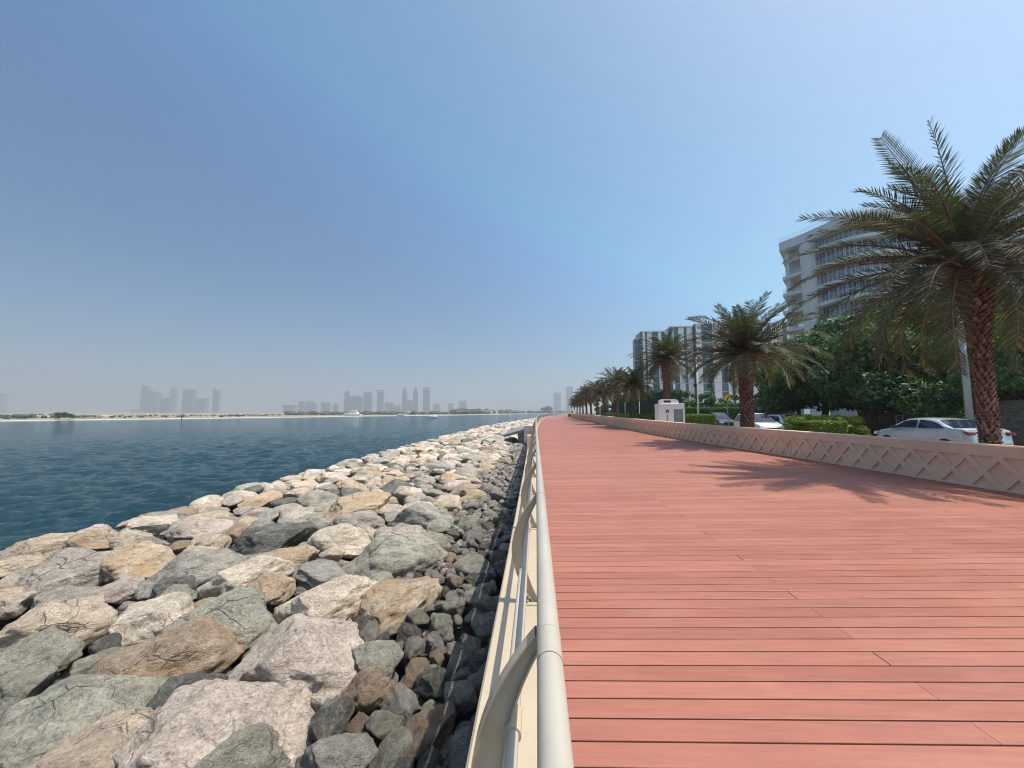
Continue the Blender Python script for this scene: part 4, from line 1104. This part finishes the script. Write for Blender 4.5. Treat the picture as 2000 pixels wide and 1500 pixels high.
# curved-balcony block
def at_depth(px, dd):
    d = ray(px, 805); return (d.x / (d.y * math.cos(PSI) - d.x * math.sin(PSI)) * dd, d.y / (d.y * math.cos(PSI) - d.x * math.sin(PSI)) * dd)
ctrl = [(1521, 70), (1560, 67), (1583, 65.2), (1621, 62.3), (1680, 59.0), (1760, 57.4), (1850, 56), (1985, 53), (2200, 49)]
ctrl = [(px + 21, dd) for px, dd in ctrl]      # the lens lets tall verticals lean in: the foot stands farther out than the roof
pts = [Vector((*at_depth(px, dd), 0)) for px, dd in ctrl]
base = pts[0].copy()
bA = empty('apartment_building', (base.x, base.y, 0), label='white apartment block with stacked curved balconies behind the largest palm', cat='building')
def offs(d, i0=0, wave=0, fl=0):
    out = []
    for i in range(i0, len(pts)):
        a = pts[max(i - 1, 0)]; b = pts[min(i + 1, len(pts) - 1)]; t_ = (b - a).normalized(); nn = Vector((-t_.y, t_.x, 0))
        if nn.y < 0: nn = -nn
        wv_ = wave * math.sin(i * 1.7 + fl * 1.3)
        out.append(pts[i] + nn * (d + wv_) - base)
    return out
def refine(pl, k=4):
    out = []
    n = len(pl)
    for i in range(n - 1):
        p0, p1, p2, p3 = pl[max(i-1, 0)], pl[i], pl[i+1], pl[min(i+2, n-1)]
        for j in range(k):
            t_ = j / k
            out.append(.5 * ((2*p1) + (p2-p0)*t_ + (2*p0-5*p1+4*p2-p3)*t_*t_ + (3*p1-p0-3*p2+p3)*t_**3))
    return out + [pl[-1]]
topz = ZZ(1519, 476, pts[0].x, pts[0].y); flh = 3.5
nfl = 9
def slab(front, back, z0, z1, nm, mat, name='floor_slab'):
    P_ = [(p.x, p.y) for p in front] + [(p.x, p.y) for p in back[::-1]]
    return fix_normals(MB().prism(P_, z0, z1, lambda u, v, w_: (u, v, w_)).build(name, mat, bA))
for fl in range(nfl):
    zt_ = topz - fl * flh
    wv_ = 0 if fl == 0 else .45
    fr = refine(offs(-.2 if fl == 0 else (.5 if fl % 2 else .2), 0, wv_, fl)); bk = refine(offs(16, 0))[7:]
    bk[0] = fr[0] + Vector((4.2, 5.0, 0)); bk[1] = fr[0] + Vector((8, 9, 0))
    th = 1.7 if fl == 0 else .6
    slab(fr, bk, zt_ - th, zt_, '', M['fac'])
    # glass balustrade
    mb = MB(); v = []
    for p in fr: v += [(p.x, p.y + .15, zt_), (p.x, p.y + .15, zt_ + 1.0)]
    mb.add(v, [(2*i, 2*i+2, 2*i+3, 2*i+1) for i in range(len(fr) - 1)]).build('balustrade', M['clearglass'], bA)
# main wall block and its windows
wl = refine(offs(2.4, 2)); bk = refine(offs(15.5, 2))[5:]; bk[0] = wl[0] + Vector((10, 11, 0))
P_ = [(p.x, p.y) for p in wl] + [(p.x, p.y) for p in bk[::-1]]
fix_normals(MB().prism(P_, 0, topz - 1.95, lambda u, v, w_: (u, v, w_)).build('wall', M['soff'], bA))
for fl in range(1, nfl):
    z0 = topz - fl * flh + .02; z1 = z0 + flh - (1.85 if fl == 1 else .7)
    for k in range(0, len(wl) - 2, 2):
        a, b = wl[k], wl[k + 2]; d = b - a; nn = Vector((d.y, -d.x, 0)).normalized()
        if nn.y > 0: nn = -nn
        a2 = a + d * .06 + nn * .12; b2 = a + d * .94 + nn * .12
        w_ = MB().add([(a2.x, a2.y, z0 + .1), (b2.x, b2.y, z0 + .1), (b2.x, b2.y, z1), (a2.x, a2.y, z1)], [(0, 1, 2, 3)]).build('window', M['bglass'], bA)
        fm = MB(); nm_ = 2
        for q in range(nm_ + 1):
            c = a2.lerp(b2, q / nm_) + nn * .05; fm.box(c.x - .06, c.x + .06, c.y - .05, c.y + .03, z0 + .1, z1)
        c = a2.lerp(b2, .5) + nn * .06; h_ = (b2 - a2) * .5; fm.obox((c.x, c.y, z0 + (z1 - z0) * .6), (h_.x, h_.y, 0), (nn.x * .02, nn.y * .02, 0), (0, 0, .05))
        fm.build('frame', M['fac'], w_)
# piers and free column on the open terraces
pc = [Vector((*at_depth(1570, 68), 0)) + Vector((.8, 2.4, 0)) - base, Vector((*at_depth(1604, 65), 0)) + Vector((.3, 1.2, 0)) - base, pts[-1] + Vector((-2, 3, 0)) - base]
for k, c in enumerate(pc):
    r_ = .55 if k == 0 else .8
    MB().box(c.x - r_, c.x + r_, c.y - r_, c.y + r_, 0, topz - 1.96).build('column', M['fac'], bA)
# tall set-back penthouse storey
fr = offs(6, 3); bk = offs(13, 3); P_ = [(p.x, p.y) for p in fr] + [(p.x, p.y) for p in bk[::-1]]
fix_normals(MB().prism(P_, topz + .01, topz + 3.2, lambda u, v, w_: (u, v, w_)).build('penthouse', M['fac'], bA))

# striped block
dB = 150.
def bx(px): return at_depth(px + 5, dB)[0]
y0 = at_depth(1350, dB)[1]
bB = empty('office_building', (bx(1240), y0, 0), label='long striped block of white panels and grey glass bands beyond the second palm', cat='building')
M['bglass2'] = simple('grey_green_glass', (.055, .10, .12), .12, var=.2, scale=.2, spec=.7)
segs = [(1240, 1250, 663), (1250, 1305, 650), (1305, 1350, 642), (1350, 1640, 638)]
white = [(1254, 1259), (1263, 1272), (1284, 1290), (1297, 1303), (1308, 1312), (1321, 1331.5), (1337, 1348), (1352, 1362), (1382.6, 1396.4), (1408.5, 1415.6), (1420.6, 1435), (1448, 1468), (1476, 1484), (1490, 1512), (1520, 1530), (1540, 1560), (1568, 1590), (1600, 1615)]
ox = bx(1240)
for i, (a, b, top) in enumerate(segs):
    zt_ = ZZ(a, top, bx(a), y0)
    fz = -(1.2 * i)
    MB().box(bx(a) - ox, bx(b) - ox - .01, fz, (3, 6, 9, 22)[i], 0, zt_).build('glazed_wall', M['bglass2'], bB)
    MB().box(bx(a) - ox - .1, bx(b) - ox - .02, fz - .35, fz + .6, zt_, zt_ + .5).build('cornice', simple('cornice', (.6, .6, .6)), bB)
    z = 3.3
    mb = MB()
    while z < zt_ - .5: mb.box(bx(a) - ox, bx(b) - ox - .02, fz - .12, fz - .005, z, z + .28); z += 3.35
    mb.build('floor_band', simple('band', (.32, .38, .40)), bB)
    for (p, q) in white:
        p2, q2 = max(p, a), min(q, b)
        if q2 - p2 < 2: continue
        mb = MB(); z = 3.3 - 3.35 + .2
        while z < zt_ - .3:
            mb.box(bx(p2) - ox, bx(q2) - ox, fz - .3, fz - .125, max(z + .14, 0), min(z + 3.35 - .0, zt_)); z += 3.35
        mb.build('cladding_strip', M['fac'], bB)

# ================================================================== far shore
shore = [(-420, -200), (-330, 0), (-290, 100), (-274, 166), (-251, 220), (-232, 268), (-211, 318), (-204, 380), (-170, 440), (-116, 545), (-60, 800), (3, 1300), (90, 1500), (260, 1600)]
inl = []
for i, (x, y) in enumerate(shore):
    a = Vector(shore[max(i - 1, 0)]); b = Vector(shore[min(i + 1, len(shore) - 1)]); t_ = (b - a).normalized(); inl.append((Vector((-t_.y, t_.x)), Vector((x, y))))
def sp(i, d): n_, p = inl[i]; q = p + n_ * d; return (q.x, q.y)
ns = len(shore)
def strip2(name, d0, z0, d1, z1, mat, i0=0, i1=ns):
    v = []
    for i in range(i0, i1): v += [(*sp(i, d0), z0), (*sp(i, d1), z1)]
    o = mesh_obj(name, v, [(2*k, 2*k+2, 2*k+3, 2*k+1) for k in range(i1 - i0 - 1)], mat); fix_normals(o); o['kind'] = 'structure'; return o
strip2('beach', 0, WZ - .05, 4, -2.55, M['sand'])
v = [(*sp(i, 4), -2.55) for i in range(ns)] + [(300, 6400, -2.5), (-6400, 6400, -2.5), (-6400, -200, -2.5)]
o = mesh_obj('far_land', v, [tuple(range(len(v)))], M['farland']); fix_normals(o); o['kind'] = 'structure'
sheet('far_land', [(270, 1600), (6400, 1600), (6400, 6400), (300, 6400)], -1.9, M['farland'])
# vegetation along the shore
def blob(mb, x, y, z, r, h, seed):
    import bmesh
    V, Fc = LO[seed % 4 + 8]
    W = V * [r, r * .8, h]; n = len(mb[0]) and sum(len(q) for q in mb[0]); mb[0].append(W + [x, y, z]); mb[1].append(np.array(Fc) + (n or 0))
def blob_obj(name, B, mat):
    V = np.concatenate(B[0]); Fc = np.concatenate(B[1]); return mesh_obj(name, V, [tuple(f) for f in Fc.tolist()], mat, smooth=False, tint=np.random.default_rng(3).uniform(.1, .9, len(Fc)))
B = [[], []]
def line_at(px, py, z=-2.0): p = P(px, py, z); return p.x, p.y
random.seed(5)
for k in range(520):
    px = random.uniform(-40, 1125)
    if px < 560: Y = ip(px, [-40, 300, 560], [190, 255, 350]) * random.uniform(1.0, 1.5); h = random.choice((.5, .8, 1.3)) * (1.7 if px < 120 else 1)
    elif px < 880: Y = ip(px, [560, 700, 880], [480, 560, 640]) * random.uniform(1, 1.3); h = random.uniform(2.5, 5)
    else: Y = ip(px, [880, 960, 1050, 1125], [640, 900, 1400, 1650]) * random.uniform(1., 1.15); h = random.uniform(6, 11)
    x, y = XY(px, Y=Y); blob(B, x, y, -2.4 + h * .5, h * random.uniform(.8, 1.8), h * random.uniform(.5, .95), k)
M['fartree'] = leaf_mat('shore_scrub', (.05, .06, .045), (.10, .12, .08), .1)
o = blob_obj('far_trees', B, M['fartree']); tag(o, 'low dark belt of trees and shrubs along the far shore', 'trees', kind='stuff')
def far_tree(px, Y, w_px, top, label):
    x, y = XY(px, Y=Y); zt_ = ZZ(px, top, x, y); Wd = w_px * Y / F / 2
    root = empty('tree', (x, y, -2), label=label, cat='tree')
    MB().tube([(0, 0, 0), (0, 0, zt_ + 2 - Wd * .3)], Wd * .07, 7).build('trunk', M['bark'], root)
    r = np.random.default_rng(int(px)); C = []; Rr = []
    for i in range(16):
        a = r.uniform(0, 6.28); q = Wd * r.uniform(0, .75); C.append((math.cos(a) * q, math.sin(a) * q, (zt_ + 2) * r.uniform(.3, .78))); Rr.append(Wd * .34)
    Q, t_ = leaf_cloud(C, Rr, 2600, Wd * .07, r, flat=.7); quad_mesh('crown', Q, t_, M['leafgreen'], root)
far_tree(116, 185, 22, 803, 'rounded dark tree mound on the far beach, its higher half')
far_tree(136, 188, 20, 806, 'rounded dark tree mound on the far beach, its lower half')
far_tree(1068, 1500, 30, 792, 'domed tree standing above the far tree line near the bend')
def house(px0, px1, Y, top, label, c=(.62, .58, .52), z=-2, roof=False, name='house'):
    x0, y0 = XY(px0, Y=Y); x1, _ = XY(px1, Y=Y); zt_ = ZZ((px0 + px1) / 2, top, (x0 + x1) / 2, y0)
    root = empty(name, ((x0 + x1) / 2, y0, z), label=label, cat='building'); a = (x1 - x0) / 2; h = zt_ - z
    MB().box(-a, a, 0, a * 1.2 + 3, 0, h * .8).build('wall', simple('far_wall', c, .8), root)
    if roof: MB().add([(-a * 1.1, -.5, h * .801), (a * 1.1, -.5, h * .801), (a * 1.1, a * 1.2 + 3.5, h * .801), (-a * 1.1, a * 1.2 + 3.5, h * .801), (-a * .6, a * .5, h), (a * .6, a * .5, h)], [(0, 1, 5, 4), (1, 2, 5), (2, 3, 4, 5), (3, 0, 4)]).build('roof', simple('far_roof', (.42, .2, .13)), root)
    else: MB().box(-a * .8, a * .5, .5, a, h * .801, h).build('roof', simple('far_roof', (.6, .58, .55)), root)
    m = MB(); nw = max(2, int(a * 2 / 5))
    for k in range(nw): xx = -a + (k + .5) * 2 * a / nw; m.box(xx - .8, xx + .8, -.06, -.005, h * .25, h * .6)
    m.build('windows_row', M['glass'], root); return root
hs = [(24, 58, 240, 811, 'long pale flat building on the far shore behind the beach', 0), (60, 74, 230, 814, 'small white hut left of the tree mound', 0), (143, 170, 225, 815, 'low white building with red roof right of the tree mound', 1),
      (182, 200, 300, 811, 'pale villa right of the red roofed building', 0), (206, 222, 310, 812, 'pinkish villa in the middle of the villas row', 1), (226, 240, 320, 812, 'small villa at the end of the villas row', 1), (272, 286, 330, 810, 'white building at the foot of the leftmost tower group', 0),
      (436, 446, 400, 810, 'tiny white house beyond the sloped tower', 0), (944, 960, 950, 801, 'white house among the far trees', 0), (788, 800, 620, 803, 'white villa under the twin pointed towers', 0)]
for a in hs: house(a[0], a[1], a[2], a[3], a[4], roof=bool(a[5]))
# boats
def boat(px0, px1, py, label, bow=-1, group=None):
    p0 = P(px0, py, WZ); p1 = P(px1, py, WZ); L_ = (p1 - p0).length; c = (p0 + p1) / 2
    root = empty('motor_yacht', (c.x, c.y, WZ), math.atan2(p1.y - p0.y, p1.x - p0.x) + (math.pi if bow < 0 else 0), label=label, cat='boat', group=group)
    h = L_ * .13; wv_ = L_ * .14; v = []; st = [(-.5, .85, .9), (-.3, 1, .92), (0, 1, 1), (.25, .8, 1.1), (.42, .4, 1.25), (.5, .02, 1.4)]
    for s, w_, hh in st: v += [(s * L_, -wv_ * w_, h * hh), (s * L_ * .94, -wv_ * w_ * .6, -.2), (s * L_ * .94, wv_ * w_ * .6, -.2), (s * L_, wv_ * w_, h * hh)]
    f = [(4*i+k, 4*i+(k+1) % 4, 4*i+4+(k+1) % 4, 4*i+4+k) for i in range(5) for k in range(4)] + [(0, 1, 2, 3)]
    fix_normals(mesh_obj('hull', v, f, M['white'], root))
    MB().bbox(-.32 * L_, .2 * L_, -wv_ * .7, wv_ * .7, h * .9, h * 1.9, h * .3).build('cabin', M['white'], root)
    MB().box(-.2 * L_, .16 * L_, -wv_ * .71, wv_ * .71, h * 1.25, h * 1.6).build('cabin_glass', M['glass'], root)
    MB().bbox(-.22 * L_, .08 * L_, -wv_ * .55, wv_ * .55, h * 2.15, h * 2.4, h * .1).build('flybridge', M['white'], root)
    MB().tube([(-.15 * L_, 0, h * 2.3), (-.19 * L_, 0, h * 3.3)], h * .05, 6).build('mast', M['white'], root)
    return root
boat(833, 857, 817, 'white motor yacht under way in front of the hazy skyline')
boat(672, 706, 812.5, 'long white yacht moored off the far shore under the arch topped tower')
boat(776, 790, 812.5, 'white yacht moored off the far shore below the twin towers', 1)
# skyline
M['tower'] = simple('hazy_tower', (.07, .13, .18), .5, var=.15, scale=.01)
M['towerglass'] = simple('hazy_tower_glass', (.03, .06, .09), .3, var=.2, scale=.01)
def tower(px0, px1, top, Y, label, shape='flat'):
    x0, _ = XY(px0, Y=Y); x1, y = XY(px1, Y=Y); zt_ = ZZ((px0 + px1) / 2, top, (x0 + x1) / 2, y); a = (x1 - x0) / 2; z0 = -2; h = zt_ - z0
    root = empty('skyscraper', ((x0 + x1) / 2, y, z0), label=label, cat='skyscraper', group='hazy skyscrapers across the water')
    mb = MB(); d = a * .4
    body_h = h * {'flat': 1, 'cap': .93, 'slope': .86, 'slopel': .86, 'point': .72, 'dome': .88, 'arch': .88, 'spire': .86, 'step': .8, 'crown': .9}[shape]
    mb.box(-a * .94, a * .94, -d, d, 0, body_h)
    tp = MB()
    e = .002 * h
    if shape == 'cap': tp.box(-a * 1.15, a * 1.15, -d * 1.1, d * 1.1, h * .96, h); tp.box(-a * .8, -a * .5, -d * .5, d * .5, body_h, h * .96); tp.box(a * .5, a * .8, -d * .5, d * .5, body_h, h * .96)
    elif shape in ('slope', 'slopel'):
        s = 1 if shape == 'slope' else -1
        tp.prism([(-a * .94 * s, 0), (a * .94 * s, 0), (a * .94 * s, (h - body_h) * .35), (-a * .94 * s, h - body_h)], -d, d, lambda p, q, r: (p, r, body_h + e + q))
    elif shape == 'point':
        n = 8
        for i in range(n):
            s0 = 1 - (i / n) ** 1.6; s1 = 1 - ((i + 1) / n) ** 1.6; z_0 = body_h + (h - body_h) * i / n; z_1 = body_h + (h - body_h) * (i + 1) / n
            tp.add([(sx * a * .94 * s0, sy * d * s0, z_0) for sy in (-1, 1) for sx in (-1, 1)] + [(sx * a * .94 * s1, sy * d * s1, z_1) for sy in (-1, 1) for sx in (-1, 1)], [(0, 1, 5, 4), (2, 6, 7, 3), (0, 4, 6, 2), (1, 3, 7, 5)])
    elif shape in ('dome', 'arch'):
        tp.prism([(a * .94 * math.cos(math.pi * i / 12), (h - body_h) * math.sin(math.pi * i / 12)) for i in range(13)], -d, d, lambda p, q, r: (p, r, body_h + e + q))
    elif shape == 'spire': tp.box(-a * .6, a * .2, -d * .6, d * .6, body_h, body_h + (h - body_h) * .35); tp.tube([(-a * .5, 0, body_h), (-a * .5, 0, h)], a * .06, 6)
    elif shape == 'step': tp.box(-a * .6, a * .5, -d * .7, d * .7, body_h, h)
    elif shape == 'crown':
        for q in (-.8, -.3, .3, .8): tp.box(a * q - a * .1, a * q + a * .1, -d * .9, d * .9, body_h, h)
    g = MB(); nb = 5
    for k in range(nb):
        xx = -a * .94 + (k + .5) * a * 1.88 / nb; g.box(xx - a * .11, xx + a * .11, -d - 1.2, -d - .05, h * .04, body_h * .97)
    mb.build('shaft', M['tower'], root)
    if tp.v: fix_normals(tp.build('crown', M['tower'], root))
    g.build('glass_bands', M['towerglass'], root)
TW = [(-8, 9, 769, 2500, 'pale tower cut by the frame edge', 'flat'), (259, 275, 799, 2900, 'squat block at the foot of the first tower group', 'flat'), (275, 289, 751, 2600, 'tallest slab of the first tower group', 'slope'), (290, 310, 763, 2500, 'broad tower leaning against the tallest slab, top sloping', 'slope'),
 (316, 336, 778, 2400, 'shorter flat tower in the first group with a bright edge', 'flat'), (332, 343, 757, 2900, 'slender tower behind the shorter flat one', 'dome'), (358, 378, 760, 2500, 'wide rectangular tower standing alone in the gap', 'cap'), (385, 404, 778, 2500, 'tower with an overhanging flat cap', 'cap'), (415, 427, 759, 2600, 'thin tower with a slanted top, last of the first group', 'slope'),
 (555, 577, 791, 2500, 'low square block opening the middle skyline', 'flat'), (583, 594, 784, 2700, 'narrow block right after the low square one', 'flat'), (595, 619, 784, 2900, 'wide low block with a stepped roof', 'step'), (628, 645, 786, 2800, 'grey square block in the middle skyline', 'flat'), (650, 661, 788, 2800, 'small narrow block before the domed tower', 'step'),
 (672, 682, 763, 2600, 'domed tower at the edge of the cluster', 'dome'), (682, 709, 773, 2600, 'massive arch topped block beside the domed tower', 'arch'), (710, 726, 765, 2700, 'flat tower right of the arch topped block', 'crown'), (736, 749, 762, 2700, 'lone tower with a crown between two gaps', 'cap'), (752, 768, 786, 2900, 'low jagged block left of the twin towers', 'crown'), (769, 784, 792, 2900, 'lowest block left of the twin towers', 'flat'),
 (785, 794.5, 754, 2600, 'first of the twin pointed towers', 'point'), (795, 806, 782, 2700, 'low block between the twin pointed towers', 'flat'), (806.5, 816, 755, 2600, 'second of the twin pointed towers', 'point'), (826, 839, 756, 2600, 'tall rectangular tower right of the twin towers', 'crown'),
 (846, 860, 789, 3000, 'low block behind the motor yacht', 'dome'), (875, 886, 787, 3000, 'narrow faint block past the motor yacht', 'dome'), (896, 911, 782, 3000, 'spiky topped faint block before the far trees', 'crown'), (1081, 1096, 762, 3400, 'faint tower with a thin spire over the bend', 'spire'), (1106, 1120, 755, 3000, 'clear cut tall tower next to the last palm', 'flat')]
for a in TW: tower(*a)
# channel marker and bollards
g = P(996, 822, -1.2)
mk = empty('channel_marker', (g.x, g.y, -1.4), label='slim white marker post with a square head rising over the distant rocks', cat='marker')
MB().tube([(0, 0, 0), (0, 0, 3.3)], .13, 8).build('post', M['white'], mk); MB().box(-.32, .32, -.3, .3, 3.3, 4.2).build('head', simple('marker_pink', (.7, .5, .45)), mk); MB().box(-.4, .4, -.35, .35, 1.6, 1.75).build('ring', M['white'], mk)
for k, (px, lab) in enumerate([(1115.5, 'dark post at the bend of the promenade'), (1120, 'first white post at the bend of the promenade'), (1124.5, 'second white post at the bend, beside the last palm')]):
    x, y = XY(px, Y=100 + 6 * k); rt = empty('bollard', (x + .3, y, .3), label=lab, cat='post')
    MB().tube([(0, 0, 0), (0, 0, 1.7)], .12, 8).build('shaft', M['dark'] if k == 0 else M['white'], rt); MB().tube([(0, 0, 1.7), (0, 0, 1.85)], [.17, .09], 8).build('cap', M['dark'] if k == 0 else M['white'], rt)
p = P(355, 819, -2.6)
rt = empty('beach_post', (p.x, p.y, -2.8), label='short dark post on the pale far beach', cat='post'); MB().tube([(0, 0, 0), (0, 0, 2.0)], .22, 8).build('shaft', M['dark'], rt); MB().box(-.5, .5, -.2, .2, 1.4, 2.1).build('board', M['dark'], rt)

# ================================================================== haze
hz = MB().box(-6600, 6600, -900, 6600, -7, 350).build('haze', None); hz['kind'] = 'stuff'; hz['label'] = 'thin pale blue haze over the sea and skyline'; hz['category'] = 'haze'
hm = bpy.data.materials.new('haze'); hm.use_nodes = True; hm.node_tree.nodes.clear()
pv = hm.node_tree.nodes.new('ShaderNodeVolumePrincipled'); ho = hm.node_tree.nodes.new('ShaderNodeOutputMaterial')
pv.inputs['Color'].default_value = (.80, .825, .86, 1); pv.inputs['Density'].default_value = .00042; pv.inputs['Anisotropy'].default_value = .5
hm.node_tree.links.new(pv.outputs[0], ho.inputs['Volume']); hz.data.materials.append(hm)
